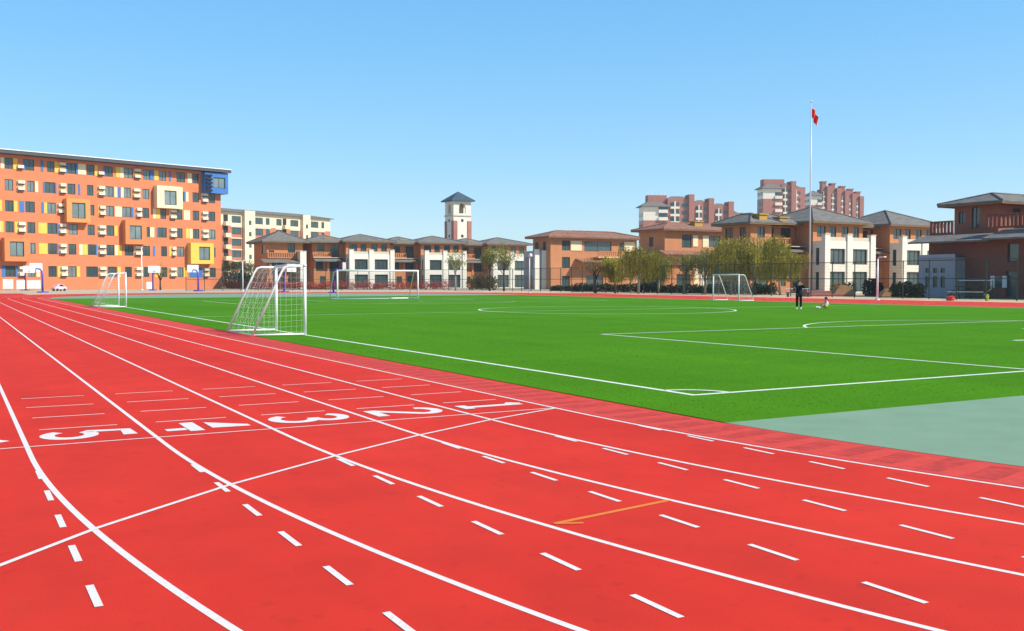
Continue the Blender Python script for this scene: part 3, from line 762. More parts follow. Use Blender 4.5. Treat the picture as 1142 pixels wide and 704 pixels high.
p = MB(); p.box(EW * .84 + .01, EW + .1, -1.9, -.006, 0, 7.0); p.box(EW * .84 - .05, EW + .16, -1.97, -.006, 7.002, 7.12); p.build('pier', M['white'], eh)
roof(eh, 0, EW, 0, 9, 8.72, 2.0, 1.2)

# two russet roofed houses
def russet(label, loc, W, D, EH, spec):
    v = root('russet_roofed_house', label, 'house', (*loc, 0), 0, 'brick houses with russet roofs')
    f = FRONT(0, 0); hol = spec['holes']; p = MB(); f.wall(p, 0, W, 0, EH, hol, .22)
    lf = LEFT(0, D); lh = spec['left']; lf.wall(p, 0, D, 0, EH, lh, .2); RIGHT(W, 0).wall(p, 0, D, 0, EH); BACK(W, D).wall(p, 0, W, 0, EH)
    p.build('wall', M['brick'], v)
    for h in hol: f.window(v, *h, d=-.16)
    for h in lh: lf.window(v, *h, d=-.14)
    for a, b, z0, z1, m in spec['panels']:
        q = MB(); f.box(q, a, b, z0, z1, .003, .10); o = q.build('panel', M[m], v)
    roof(v, 0, W, 0, D, EH, spec.get('rise', 1.15), 1.1, 'redtile')
    return v
m_u = 93.3; m_t = 151.8
mh = russet('brick house with a russet roof left of the yellowing trees', (m_u, m_t), 19., 6.2, 9.3,
    dict(holes=[(2.4, 4.1, 7.0, 8.8), (2.4, 4.1, 3.9, 5.8), (2.4, 4.1, .3, 2.4), (7.2, 13.2, 6.9, 8.7), (15.0, 16.0, 7.0, 8.7), (7.6, 9.4, 3.6, 5.4), (10.6, 12.4, 3.6, 5.4), (7.6, 11.4, .3, 2.5)],
         left=[(.8, 2.0, 7.0, 8.6), (3.6, 4.6, 7.0, 8.6)],
         panels=[(4.25, 6.6, 7.0, 8.8, 'cream'), (16.1, 18.4, 7.0, 8.8, 'cream')]))
p = MB(); LEFT(0, 6).box(p, .2, 4.2, 0, 6.9, .003, 2.2); o = p.build('grey_bay', M['greywhite'], mh)
lb = LEFT(-2.2, 6)
for z0, z1 in ((3.8, 5.8), (.3, 2.5)): 
    q = MB(); lb.box(q, .9, 3.4, z0, z1, .003, .05); q.build('window', M['pane'], o)
q = MB(); FRONT(-2.3, 1.79).box(q, 0, .9, 0, 7.2, 0, .25); q.box(-.85, -.01, 1.4, 1.79, 0, 7.0); q.build('pillar', M['white'], mh)
balustrade(mh, FRONT(0, 0), 9.3, 14.6, 5.9, 1.5, 'brick')
q = MB(); FRONT(0, 0).box(q, 9.2, 14.7, 5.7, 5.896, .003, 1.6); q.build('balcony_floor', M['stone'], mh)
slope_roof(mh, 5.2, 19, -2.4, -.01, 5.0, 5.55, 'redtile')
roof(mh, 4.5, 17.0, 1.2, 5.4, 9.9, .6, 0.3, 'redtile', 'upper_roof')
# darker hip seen behind it
h4 = russet('tall brick house with russet roof behind the willows, left of the flagpole villa', (row_u(741, 124.3), 124.3), 17, 6.4, 9.5,
    dict(holes=[(3.4, 5.4, 6.8, 8.9), (8.9, 11.3, 7.0, 8.7), (3.4, 5.2, 3.6, 5.3), (9.0, 11.0, 3.6, 5.3), (2.4, 5.2, .3, 2.6), (8.2, 12.2, .3, 2.6), (13.4, 15.2, 7., 8.7)],
         left=[(2.4, 3.5, 7.0, 8.5), (1.2, 2.6, 3.6, 5.4), (.8, 5.4, .1, 2.8)],
         panels=[(5.6, 6.6, 7.0, 8.8, 'cream'), (7.6, 8.8, 6.9, 8.8, 'cream'), (7.2, 8.4, 0, 5.6, 'white'), (5.8, 6.9, .0, 5.6, 'cream'), (12.4, 13.2, .0, 5.6, 'white')]))
slope_roof(h4, -1.2, 17, -1.8, -.01, 5.75, 6.3, 'redtile')
p = MB(); p.box(-1.2, -.01, -.012, 6.4, 5.75, 5.9); p.build('porch_roof', M['redtile'], h4)
p = MB(); p.box(7.0, 8.6, 1.2, 2.4, 9.9, 11.0); p.box(6.85, 8.75, 1.05, 2.55, 11.002, 11.15); p.build('chimney', M['ochre'], h4)
FRONTP = FRONT(0, 0)

# ------------------------------------------------------------------ shaded brick building on the right (faces the pitch)
rb = root('shaded_brick_building', 'big dark brick building in shade at the right edge behind the fence', 'building', (84, 0, 0), 0)
tA = col_t(1035, 84); tB = tA - 13.4                       # tA: left end in view, runs towards the camera
lf = LEFT(0, tA)
p = MB(); hl = [(9.1, 10.2, .2, 5.0)]
hole_door = [(8.3, 9.4, .1, 2.5), (8.4, 9.5, 3.3, 5.0)]
lf.wall(p, 0, 40, 0, 5.6, hole_door, .3); FRONT(0, tA - 40).wall(p, 0, 16, 0, 5.6); BACK(16, tA).wall(p, 0, 16, 0, 5.6)
p.add([(0, tA - 40, 5.6), (16, tA - 40, 5.6), (16, tA, 5.6), (0, tA, 5.6)], [(0, 1, 2, 3)])
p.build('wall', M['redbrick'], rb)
lf.window(rb, *hole_door[0], d=-.2, nx=1); lf.window(rb, *hole_door[1], d=-.2, nx=1)
# skirt roof in two lengths with a valley between
def skirt(y0, y1, z0, z1, ov):
    q = MB(); th = .16
    q.add([(-ov, y0, z0), (-ov, y1, z0), (.9, y1, z1), (.9, y0, z1), (-ov, y0, z0 - th), (-ov, y1, z0 - th), (.9, y1, z1 - th), (.9, y0, z1 - th)],
          [(0, 3, 2, 1), (4, 5, 6, 7), (0, 1, 5, 4), (1, 2, 6, 5), (2, 3, 7, 6), (3, 0, 4, 7)])
    o = q.build('skirt_roof', M['rooftile'], rb); return o
skirt(tA - 7.6, tA + 1.2, 5.35, 6.05, 1.6)
skirt(tA - 41, tA - 7.4, 5.45, 6.35, 2.3)
# balustrades
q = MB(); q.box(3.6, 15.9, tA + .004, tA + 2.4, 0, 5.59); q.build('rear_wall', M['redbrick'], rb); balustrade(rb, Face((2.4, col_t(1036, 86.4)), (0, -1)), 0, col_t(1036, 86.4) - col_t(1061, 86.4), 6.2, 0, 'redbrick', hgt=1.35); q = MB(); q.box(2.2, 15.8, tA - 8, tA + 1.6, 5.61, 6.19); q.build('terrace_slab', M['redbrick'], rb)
tq = col_t(1098, 84.6); balustrade(rb, Face((.6, tq), (0, -1)), 0, 26, 6.45, 0, 'redbrick', hgt=1.35)
# set-back third storey
u3 = 6.0; c3 = col_t(1112, 84 + u3); b3 = col_t(1063, 84 + u3)
f3 = LEFT(u3, b3); n3 = b3 - c3; h3 = [(n3 * .10, n3 * .24, 7.4, 8.6), (n3 * .40, n3 * .58, 6.9, 9.0)]
p = MB(); f3.wall(p, 0, b3 - c3, 5.6, 9.4, h3, .2)
ff = FRONT(u3, c3); hf = [(2.2, 3.6, 6.9, 8.8), (5.4, 6.8, 6.9, 8.8)]
ff.wall(p, 0, 10, 5.6, 9.4, hf, .2); BACK(u3 + 10, b3).wall(p, 0, 10, 5.6, 9.4); RIGHT(u3 + 10, c3).wall(p, 0, n3, 5.6, 9.4)
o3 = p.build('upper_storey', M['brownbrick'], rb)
for h in h3: f3.window(o3, *h, d=-.15)
for h in hf: ff.window(o3, *h, d=-.15)
roof(rb, u3, u3 + 10, c3, b3, 9.2, 1.05, 1.2)
roof(rb, u3 + 6, u3 + 24, c3 - 10, b3 - 3, 9.69, 1.1, 1.2)
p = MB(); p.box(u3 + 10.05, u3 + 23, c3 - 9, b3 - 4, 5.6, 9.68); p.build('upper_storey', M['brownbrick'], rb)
# framed notice window low on the wall
nw0 = tA - col_t(1105, 84); nw1 = tA - col_t(1123, 84)
p = MB(); lf.box(p, nw0 + .45, nw1 - .45, 1.0, 2.0, .003, .06); o = p.build('notice_window', M['pane'], rb)
p = MB(); lf.box(p, nw0, nw0 + .42, .95, 2.05, .003, .12); lf.box(p, nw1 - .42, nw1, .95, 2.05, .003, .12); p.build('shutter', M['whiteclean'], o)

# pale shed in front of it
shd = root('pale_shed', 'pale grey flat roofed shed with two rows of three small dark windows', 'shed', (82.4, 0, 0), 0)
sa, sb = col_t(1024, 82.4), col_t(1064.5, 82.4)
sf = LEFT(0, sa); n0 = sa - sb
hs = []
for c in (1034, 1042.5, 1051):
    cc_ = sa - col_t(c, 82.4); hs += [(cc_ - .24, cc_ + .24, 2.35, 2.8), (cc_ - .24, cc_ + .24, .95, 2.0)]
p = MB(); sf.wall(p, 0, n0, 0, 4.1, hs, .2); FRONT(0, sb).wall(p, 0, 1.5, 0, 3.65); BACK(1.5, sa).wall(p, 0, 1.5, 0, 3.65); RIGHT(1.5, sb).wall(p, 0, sa - sb, 0, 3.65)
p.add([(0, sb, 3.65), (1.5, sb, 3.65), (1.5, sa, 3.65), (0, sa, 3.65)], [(0, 1, 2, 3)]); p.build('wall', M['greywhite'], shd)
for h in hs: sf.window(shd, *h, d=-.12, nx=1, bar=.04)
p = MB(); p.box(-.12, 1.58, sb - .12, sa + .12, 3.652, 3.80); p.build('roof', M['grey'], shd)

# ------------------------------------------------------------------ clock tower like belfry
tu, tt = bearing_pt(506, 230)
tw = root('bell_tower', 'white and red belfry tower with a dark pyramid roof', 'tower', (tu, tt, 0), 0)
S = 4.5
hbase = height(241, 230)
def arched(mb, face, a0, a1, z0, z1, oa0, oa1, oz0, oz1, th=.4):
    """wall with one round arched opening"""
    rr = (oa1 - oa0) / 2; c = (oa0 + oa1) / 2; zs = oz1 - rr
    face.box(mb, a0, oa0, z0, z1, -th, 0); face.box(mb, oa1, a1, z0, z1, -th, 0); face.box(mb, oa0, oa1, z0, oz0, -th, 0)
    n_ = 10; pts = [(c + rr * math.cos(PI - PI * i / n_), zs + rr * math.sin(PI * i / n_)) for i in range(n_ + 1)]
    for i in range(n_):
        (xa, za), (xb, zb) = pts[i], pts[i + 1]
        for dd, fl in ((0, 0), (-th, 1)):
            q = [face.p(xa, za, dd), face.p(xb, zb, dd), face.p(xb, z1, dd), face.p(xa, z1, dd)]; mb.add(q, [(3, 2, 1, 0) if fl else (0, 1, 2, 3)])
        mb.add([face.p(xa, za, 0), face.p(xb, zb, 0), face.p(xb, zb, -th), face.p(xa, za, -th)], [(0, 3, 2, 1)])
p = MB(); p.box(0, S, 0, S, 0, hbase); p.build('shaft', M['white'], tw)
p = MB()
for fc in (FRONT(0, 0), LEFT(0, S), RIGHT(S, 0)):
    fc.box(p, -.05, .95, 0, hbase - 1.1, .003, .14); fc.box(p, S - .95, S + .05, 0, hbase - 1.1, .003, .14)
p.build('corner_pier', M['towerbrick'], tw)
p = MB()
for fc in (FRONT(0, 0), LEFT(0, S)):
    for z in (hbase - 1.0, hbase - 4.6): fc.box(p, S / 2 - .28, S / 2 + .28, z - .3, z + .3, .003, .05)
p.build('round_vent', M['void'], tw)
p = MB(); p.box(-.2, S + .2, -.2, S + .2, hbase + .002, hbase + .3); p.build('cornice', M['stone'], tw)
hb1 = height(224.5, 230); p = MB()
for fc in (FRONT(.0, 0), RIGHT(S, 0), BACK(S, S), LEFT(0, S)): arched(p, fc, .0 if fc.A.x else .41, S if fc.A.x else S - .41, hbase + .302, hb1, S / 2 - .85, S / 2 + .85, hbase + .6, hb1 - .5)
p.build('belfry', M['white'], tw)
rt = hb1; p = MB(); p.hip(0, S, 0, S, rt + .004, height(213, 230) - rt - .2, .75, .25); p.build('roof', mat('slate blue tile', (.05, .085, .115), .6, .2, 2), tw)

# ------------------------------------------------------------------ distant brick apartment towers
def highrise(label, px0, depth, blocks, endtop, mans, cream0, cream1, px_end):
    u, t = bearing_pt(px0, depth); RZ = R_(-22); ax_ = Vector((math.cos(RZ), math.sin(RZ)))
    v = root('apartment_tower', label, 'building', (u, t, 0), RZ, 'red brick apartment towers beyond the villas')
    k = lambda px: s_on(px, (u, t), ax_); v['k_'] = 0; del v['k_']
    ze = height(endtop, depth); zc0, zc1 = height(cream0, depth), height(cream1, depth); w = k(px_end)
    p = MB(); p.box(0, w, 0, 7, 0, zc0); p.build('end_wall', M['towerbrick'], v)
    p = MB(); p.box(.0, w * .62, 0, 7, zc0 + .002, ze); p.build('cream_storeys', M['white'], v)
    p = MB()
    zz = zc0 - 12
    while zz < ze - 2: p.box(w * .62 + .01, w, -.6, 6.5, zz, zz + 1.3); zz += 3.0
    p.box(w * .64, w * .98, .2, 6.4, zc0 + .004, ze); p.build('balcony', M['white'], v)
    p = MB(); zz = zc0 - 12
    while zz < ze - 2: p.box(w * .64, w * .99, .19, .198, zz + 1.3, zz + 3); zz += 3.0
    p.build('balcony_opening', M['pane'], v)
    p = MB()
    lfc = LEFT(0, 7); zz = zc0 - 10.5
    while zz < ze - 1:
        for aa_ in (.8, 4.0): p = MB(); lfc.box(p, aa_, aa_ + 2, zz, zz + 1.5, .003, .05); p.build('window', M['pane'], v)
        zz += 3.0
    p = MB(); p.hip(0, w, 0, 7, ze + .004, height(mans, depth) - ze, 1.0, .3); p.build('roof', M['rooftile'], v)
    prev = None
    for (a, b, top, kind) in blocks:
        z = height(top, depth); xa, xb = k(a), k(b)
        y0 = 3.0 if kind == 'low' else 1.2
        p = MB(); p.box(xa, xb - .01, y0, 7, 0, z)
        if kind != 'low': p.box(xb - 2.2, xb - .02, y0 - 1.0, 6, 0, z + 1.6)
        if kind == 'chim':
            p.box(xa + .6, xa + 2.8, y0 + .5, 5, z, z + 3.6); p.box(xa + .3, xa + 3.1, y0 + .2, 5.3, z + 3.6, z + 4.2)
        o = p.build('wall', M['towerbrick'], v)
        ww = (xb - xa - 2.2); q = MB(); wv = MB(); zz = z - 4.2; fl_ = 0
        while zz > 14:
            if fl_ < 5: q = MB()
            q.box(xa + ww * .12, xa + ww * .55, y0 - .7, y0 - .004, zz, zz + .9)
            q.box(xa + ww * .30, xa + ww * .37, y0 - .7, y0 - .004, zz + .9, zz + 3.0)
            if fl_ < 5: q.build('balcony', M['white'], o); q = MB()
            for wa, wb, wz, wt in ((.12, .29, .92, 2.6), (.38, .55, .92, 2.6), (.68, .95, .7, 2.2)):
                if fl_ < 5: wv = MB()
                wv.box(xa + ww * wa, xa + ww * wb, y0 - .06, y0 - .003, zz + wz, zz + wt)
                if fl_ < 5: wv.build('window', M['pane'], o); wv = MB()
            zz -= 3.0; fl_ += 1
        if q.v: tag(q.build('lower_balconies', M['white'], o), kind='stuff')
        if wv.v: tag(wv.build('lower_windows', M['pane'], o), kind='stuff')
        r_ = MB(); r_.hip(xa + .4, xb - 2.6, y0 + .3, y0 + 3.4, z + .004, .9, .0, .1); r_.build('roof', M['rooftile'], o)
    return v
hr1 = highrise('pinkish brick apartment tower with cream end, stepping down behind the russet house', 717, 400, [(745, 774, 221, 'n'), (774, 796, 225, 'n'), (796, 818, 228.5, 'n'), (818, 831, 236, 'low')], 231, 224, 246, 231, 744)
p = MB(); kx = lambda px, o: s_on(px, o.location[:2], Vector((math.cos(R_(-22)), math.sin(R_(-22))))); bu = kx(724, hr1); be = kx(745, hr1)
p.box(bu, be, 2.5, 6.8, 28, height(218.5, 405)); p.build('stair_head', M['towerbrick'], hr1)
an = MB()
for q in range(5): an.tube([(bu + .5 + q * 1.7, 5, height(218.5, 405)), (bu + .5 + q * 1.7, 5, height(218.5, 405) + 1.6 + (q % 2) * .8)], .12, 5)
an.build('antenna', M['whiteclean'], hr1)
hr2 = highrise('tallest red brick apartment tower with cream end, left of the flagpole', 850, 450, [(872, 887, 206, 'n'), (887, 900, 208, 'low')], 211, 204.5, 222, 211, 871)
p = MB(); bu = kx(853, hr2); be = kx(876, hr2)
p.box(bu, be, 2.5, 6.8, 38, height(201, 455)); p.build('stair_head', M['towerbrick'], hr2)
hr3 = highrise('long red brick apartment tower with a row of chimneys, right of the flagpole', 902, 520, [(916, 926, 211, 'chim'), (926, 937, 213, 'chim'), (937, 946, 216, 'chim'), (946, 954, 219, 'chim'), (954, 962.5, 222, 'chim')], 219, 213, 229, 219, 915.5)

# ------------------------------------------------------------------ fence
fn = root('sports_fence', 'tall dark green mesh fence along the far side of the track', 'fence', (0, 0, 0), 0)
FU = 74.2; FH = 3.4
line = []
ts = [col_t(px, FU) for px in (1134, 1099, 1066, 1037, 1006.6, 980, 953, 928)]
step = (ts[-1] - ts[0]) / 7
t = ts[0] - 4 * step
while t < 137: line.append((FU, t)); t += step
t_end = t
cxn = FU - 16
line += [(cxn + 16 * math.cos(a), t_end + 2 + 16 * math.sin(a)) for a in (0.0, .3, .6, .9, 1.2, 1.57)]
uu = cxn - step
while uu > 30: line.append((uu, t_end + 18)); uu -= step
for (x, y) in line:
    p = MB(); p.tube([(x, y, -.02), (x, y, FH)], .05, 8); p.build('post', M['fence'], fn)
rl = MB()
for z, r_ in ((FH - .05, .032), (1.78, .032), (.15, .03)): rl.tube([(x, y, z) for x, y in line], r_, 6)
rl.build('rail', M['fence'], fn)
for (x0, y0), (x1, y1) in zip(line[:-1], line[1:]):
    p = MB(); L = math.dist((x0, y0), (x1, y1)); dx, dy = (x1 - x0) / L, (y1 - y0) / L; nx, ny = -dy * .004, dx * .004
    def bar(s0, z0, s1, z1, w=.0055):
        if abs(s1 - s0) < 1e-6: q = [(s0 - w, z0), (s0 + w, z0), (s0 + w, z1), (s0 - w, z1)]
        else: q = [(s0, z0 - w), (s1, z1 - w), (s1, z1 + w), (s0, z0 + w)]
        p.add([(x0 + dx * s_, y0 + dy * s_, z_) for s_, z_ in q], [(0, 1, 2, 3)])
    nb = int(L / .14)
    for i in range(1, nb): bar(L * i / nb, .15, L * i / nb, FH - .05)
    for i in range(1, 23): bar(0, .15 + i * .14, L, .15 + i * .14)
    p.build('mesh_panel', M['fence'], fn)

# ------------------------------------------------------------------ poles
def pole(label, px, depth, top_py, kind, name='lamp_post', r=.07):
    u, t = bearing_pt(px, depth); h_ = height(top_py, depth); o = root(name, label, 'lamp post', (u, t, 0), 0, 'white poles round the sports ground')
    p = MB(); p.tube([(0, 0, 0), (0, 0, h_)], [r, r * .75], 10); p.build('pole', M['white_metal'], o, True)
    b = MB(); b.tube([(0, 0, 0), (0, 0, .12)], r * 2.2, 10); b.build('base', M['white_metal'], o)
    q = MB()
    if kind == 'dome': q.tube([(0, -.25, h_ - .35), (0, -.25, h_ - .2), (0, -.25, h_ + .05), (0, -.25, h_ + .15)], [.1, .24, .2, .05], 10); q.tube([(0, 0, h_ - .05), (0, -.25, h_)], .03, 6)
    else: q.tube([(0, 0, h_), (.0, -.12, h_ + .14), (0, -.5, h_ + .16)], .045, 6); q.box(-.14, .14, -.75, -.3, h_ + .12, h_ + .2)
    q.build('lamp_head', M['white_metal'], o)
    return o
pole('white pole with a dome camera before the brick house with russet roof', 590.5, 128, 284, 'dome')
pole('thin white pole standing against the orange school wall', 158.5, 165, 277, 'arm', r=.1)
pole('white pole between the school and the near portable goal', 271, 150, 292, 'arm', r=.08)
pole('short white pole before the white bay of the flagpole villa', 978.3, 81.5, 289, 'arm', r=.09)

# flagpole with flag
fu, ft = bearing_pt(902.6, 102)
fp = root('flagpole', 'very tall slim white flagpole rising above the villa roofs', 'flagpole', (fu, ft, 0), 0)
FHT = height(116, 102)
p = MB(); p.tube([(0, 0, .55), (0, 0, FHT * .5), (0, 0, FHT)], [.09, .068, .04], 12); p.build('pole', M['steel'], fp, True)
p = MB(); p.tube([(0, 0, FHT), (0, 0, FHT + .12), (0, 0, FHT + .24)], [.06, .12, .03], 10); p.build('finial', M['steel'], fp, True)
p = MB(); p.box(-.8, 2.9, -1.6, 1.6, -.01, .30); p.box(-.5, 2.2, -1.1, 1.1, .302, .55); p.build('plinth', M['pinkstone'], fp); fp.rotation_euler = (0, 0, -YAW)
fz1 = height(121.5, 102); fz0 = height(143, 102); p = MB()
nx_, nz_ = 10, 12; vs = []
for j in range(nz_ + 1):
    for i in range(nx_ + 1):
        a = i / nx_; b = j / nz_
        drop = a * (.55 + .5 * a)                       # the fly end hangs down, folded
        w_ = .62 * a * (1 - .25 * b)
        vs.append((.06 + w_ * CY + .0 , -w_ * SY + .13 * math.sin(a * 11 + b * 2) * a ** .5, fz1 - b * (fz1 - fz0 - .95) - drop * .9 + .04 * math.sin(b * 7 + a * 5)))
p.add(vs, [(j * (nx_ + 1) + i, j * (nx_ + 1) + i + 1, (j + 1) * (nx_ + 1) + i + 1, (j + 1) * (nx_ + 1) + i) for j in range(nz_) for i in range(nx_)])
fo = p.build('flag', M['flag'], None, True); fo.location = (fu, ft, 0)
tag(fo, 'red flag hanging limp near the top of the tall flagpole', 'flag')
sm = fo.modifiers.new('thick', 'SOLIDIFY'); sm.thickness = .012

# ------------------------------------------------------------------ basketball hoops
def hoop(label, px, depth, top_py, rz, loc=None):
    u, t = bearing_pt(px, depth); o = root('basketball_hoop', label, 'basketball hoop', (u, t, 0), rz, 'basketball hoops by the school')
    p = MB(); p.tube([(0, 0, 0), (0, 0, 2.3), (0, -.12, 2.8), (0, -.5, 3.12), (0, -1.3, 3.2)], [.13, .12, .11, .1, .08], 10); p.build('post', M['purple'], o, True)
    p = MB(); p.box(-.5, .5, -.5, .6, -.01, .14); p.build('base', M['purple'], o)
    p = MB(); p.box(-.9, .9, -1.42, -1.36, 2.85, 3.9)
    b = p.build('backboard', M['acrylic'], o)
    p = MB(); 
    for (a, c, d_, e) in ((-.92, .92, 2.83, 2.89), (-.92, .92, 3.86, 3.92)): p.box(a, c, -1.44, -1.34, d_, e)
    p.box(-.93, -.87, -1.44, -1.34, 2.89, 3.86); p.box(.87, .93, -1.44, -1.34, 2.89, 3.86); p.build('backboard_frame', M['white_metal'], b)
    p = MB(); p.tube([(.23 * math.cos(a), -1.72 + .23 * math.sin(a), 3.05) for a in [2 * PI * i / 16 for i in range(17)]], .012, 5, False); p.box(-.05, .05, -1.5, -1.421, 3.0, 3.1); p.build('rim', M['rim'], o)
    return o
h0 = hoop('basketball hoop with violet post, nearest and biggest of those before the school', 47.7, 133, 295, R_(-150))
def hp(px, depth, rz, lab): u, t = bearing_pt(px, depth); return dup(h0, (u, t, 0), rz, lab)
hp(28.4, 160, R_(20), 'basketball hoop whose pale board shows beside the blue ground floor door')
hp(170.7, 160, R_(0), 'basketball hoop with its board before the small tree at the school')
hp(221.2, 148, R_(200), 'basketball hoop with blue violet post before the yellow box bay')
hp(317, 140, R_(30), 'basketball hoop seen through the net of the near portable goal')
hp(372, 128, R_(60), 'basketball hoop with bent violet post just left of the wide far goal')

# ------------------------------------------------------------------ boards and small things before the school
def board(label, px0, px1, depth, z0, z1, m, group='boards standing before the school'):
    (u0, t0_), (u1, t1_) = bearing_pt(px0, depth), bearing_pt(px1, depth + 1.0); L = math.dist((u0, t0_), (u1, t1_))
    o = root('display_board', label, 'board', (u0, t0_, 0), math.atan2(t1_ - t0_, u1 - u0), group)
    p = MB(); p.box(0, L, -.03, .03, z0, z1); p.build('panel', M[m], o)
    p = MB(); e = .05
    p.box(-e, L + e, -.05, .05, z1 + .001, z1 + .06); p.box(-e, L + e, -.05, .05, z0 - .06, z0 - .001); p.build('board_frame', M['steel'], o)
    for x in (.15, L - .15): p = MB(); p.tube([(x, .09, 0), (x, .09, z1)], .035, 6); p.build('leg', M['steel'], o)
    return o
board('plain white display board at the left end before the blue door', 3.5, 15, 158, .35, 1.75, 'whiteclean')
board('pale pink display board left of the tall violet hoop', 18.5, 28, 157, .3, 1.6, 'pinkboard')
board('whitish display board just behind the tall violet hoop', 30.5, 45.5, 159, .35, 1.6, 'whiteclean')
board('small bluish white board beside the hoop under the small tree', 163.5, 169.5, 162, .3, 1.3, 'whiteclean')
# small pink ride-on car
cu_, ct_ = bearing_pt(66, 152)
car = root('toy_car', 'pale pink toy car by the school wall', 'toy car', (cu_, ct_, 0), srz + .2)
p = MB(); prof = [(-1.0, .25), (-1.02, .55), (-.7, .66), (-.35, 1.02), (.35, 1.06), (.62, .72), (1.0, .6), (1.02, .25)]
n_ = len(prof); p.add([(x, -.5, z) for x, z in prof] + [(x, .5, z) for x, z in prof], [tuple(range(n_))] + [tuple(range(2 * n_ - 1, n_ - 1, -1))] + [(i, n_ + i, n_ + (i + 1) % n_, (i + 1) % n_) for i in range(n_)])
p.build('body', M['pink'], car)
p = MB(); p.add([(-.28, -.505, .7), (.5, -.505, .7), (.3, -.505, .98), (-.18, -.505, .98)], [(0, 1, 2, 3)]); p.build('side_window', M['void'], car)
for x in (-.6, .6):
    for y in (-.46, .46): p = MB(); p.tube([(x, y - .08, .2), (x, y + .08, .2)], .2, 12); p.build('wheel', M['rubber'], car)

# ------------------------------------------------------------------ foliage
def leaves(mb, c, rad, n, size, rs, droop=0., squash=1.):
    for _ in range(n):
        while True:
            d = Vector((rs.uniform(-1, 1), rs.uniform(-1, 1), rs.uniform(-1, 1)))
            if d.length <= 1: break
        q = Vector(c) + Vector((d.x * rad[0], d.y * rad[1], d.z * rad[2]))
        s_ = size * rs.uniform(.6, 1.3); ax_ = Vector((rs.gauss(0, 1), rs.gauss(0, 1), rs.gauss(0, 1))).normalized(); b = ax_.orthogonal().normalized(); b.rotate(Matrix.Rotation(rs.uniform(0, 6.28), 3, ax_)); c2 = ax_.cross(b)
        if droop: b = (Vector((0, 0, -1)) * droop + b * (1 - droop)).normalized(); c2 = b.orthogonal().normalized()
        mb.add([q - b * s_, q + c2 * s_ * .4, q + b * s_, q - c2 * s_ * .4], [(0, 1, 2, 3)])
def tree(label, px, depth, top_py, width_px, seed, leaf='willow', bark='bark', name='willow_tree', weep=True, dens=1., lean=0., low=.30, group='young trees along the fence'):
    rs = random.Random(seed); u, t = bearing_pt(px, depth); H = height(top_py, depth); W = width_px / FPX * depth / 2
    o = root(name, label, 'tree', (u, t, 0), rs.uniform(0, 6), group)
    tr = MB(); th = H * .42
    tr.tube([(0, 0, -.05), (lean * .3, .05, th * .5), (lean, 0, th), (lean * 1.2, 0, H * .72)], [.17, .13, .10, .04], 8)
    crown = MB(); limbs = []
    for i in range(8):
        a = 2 * PI * i / 8 + rs.uniform(-.4, .4); z0 = th * rs.uniform(.7, 1.25); rr = W * rs.uniform(.45, .9); z1 = H * rs.uniform(.62, .9)
        pm = (lean + rr * .45 * math.cos(a), rr * .45 * math.sin(a), (z0 + z1) / 2 + .1); pe = (lean + rr * math.cos(a), rr * math.sin(a), z1)
        tr.tube([(lean * .9, 0, z0), pm, pe], [.07, .045, .015], 6); limbs.append((pm, pe))
    tr.build('trunk', M[bark], o, True)
    for pm, pe in limbs + [((lean, 0, H * .6), (lean, 0, H * .93))]:
        for k in range(int(5 * dens)):
            f_ = rs.uniform(.3, 1.05); c = Vector(pm).lerp(Vector(pe), f_) + Vector((rs.gauss(0, W * .16), rs.gauss(0, W * .16), rs.gauss(0, H * .045)))
            leaves(crown, c, (W * .30, W * .30, H * .08), int(20 * dens), .13, rs)
            if weep:
                L_ = H * rs.uniform(.15, .5); nst = 8
                for s_ in range(nst):
                    b = c + Vector((rs.gauss(0, W * .14), rs.gauss(0, W * .14), 0)); q = 0
                    while q < L_ and b.z - q > H * low * .8:
                        leaves(crown, b - Vector((0, 0, q)), (.10, .10, .14), 2, .12, rs, .8); q += .2
    crown.build('crown', M[leaf], o)
    return o
tree('thin dark stemmed tree with orange tinted crown, leftmost by the brick house', 664, 128, 284, 34, 1, 'autumn', 'barkdark', weep=False, dens=.8)
tree('dark stemmed yellowing tree second from the left in the row', 686, 126, 281, 36, 2, 'willow', 'barkdark', dens=.8)
tree('pale stemmed willow with leaning trunk and tall yellow green crown', 712, 122, 271, 50, 3, 'willow', 'bark', lean=-.5, dens=1.1)
tree('smaller willow with a pale stem before the corner of the russet house', 735, 128, 280, 36, 14, 'willow2', 'bark', dens=.8)
tree('sparse olive tree with a white leaning stem left of the far small goal', 762.5, 119, 279, 40, 4, 'willow2', 'bark', lean=-.45, weep=False, dens=.9)
tree('olive willow just left of the small goal across the pitch', 786, 118, 272, 44, 5, 'willow2', 'bark', dens=.9)
tree('broad golden willow rising directly behind the small goal', 815, 114, 263, 58, 6, 'willow', 'bark', dens=1.3)
tree('golden willow behind the right post of the small goal', 842, 112, 262, 52, 7, 'willow', 'barkdark', dens=1.3)
tree('rightmost golden willow with a forked pale stem beside the flagpole', 870, 110, 266, 50, 8, 'willow', 'bark', lean=.2, dens=1.3)
tree('sparse small tree before the white bayed villas, just left of the dome camera pole', 562, 150, 270, 34, 9, 'willow2', 'barkdark', 'small_tree', False, 1.4, group='small trees before the far villas')
tree('sparse small tree with dark stem among the far villas, right of the belfry', 546, 152, 273, 24, 10, 'willow2', 'barkdark', 'small_tree', False, 1.4, group='small trees before the far villas')
tree('thin small tree before the villa below the belfry', 508, 160, 278, 26, 11, 'willow2', 'bark', 'small_tree', False, 1.1, group='small trees before the far villas')
tree('little green tree standing at the foot of the orange school', 179, 166, 292, 20, 12, 'willow2', 'barkdark', 'small_tree', False, .7, group='small trees before the far villas')
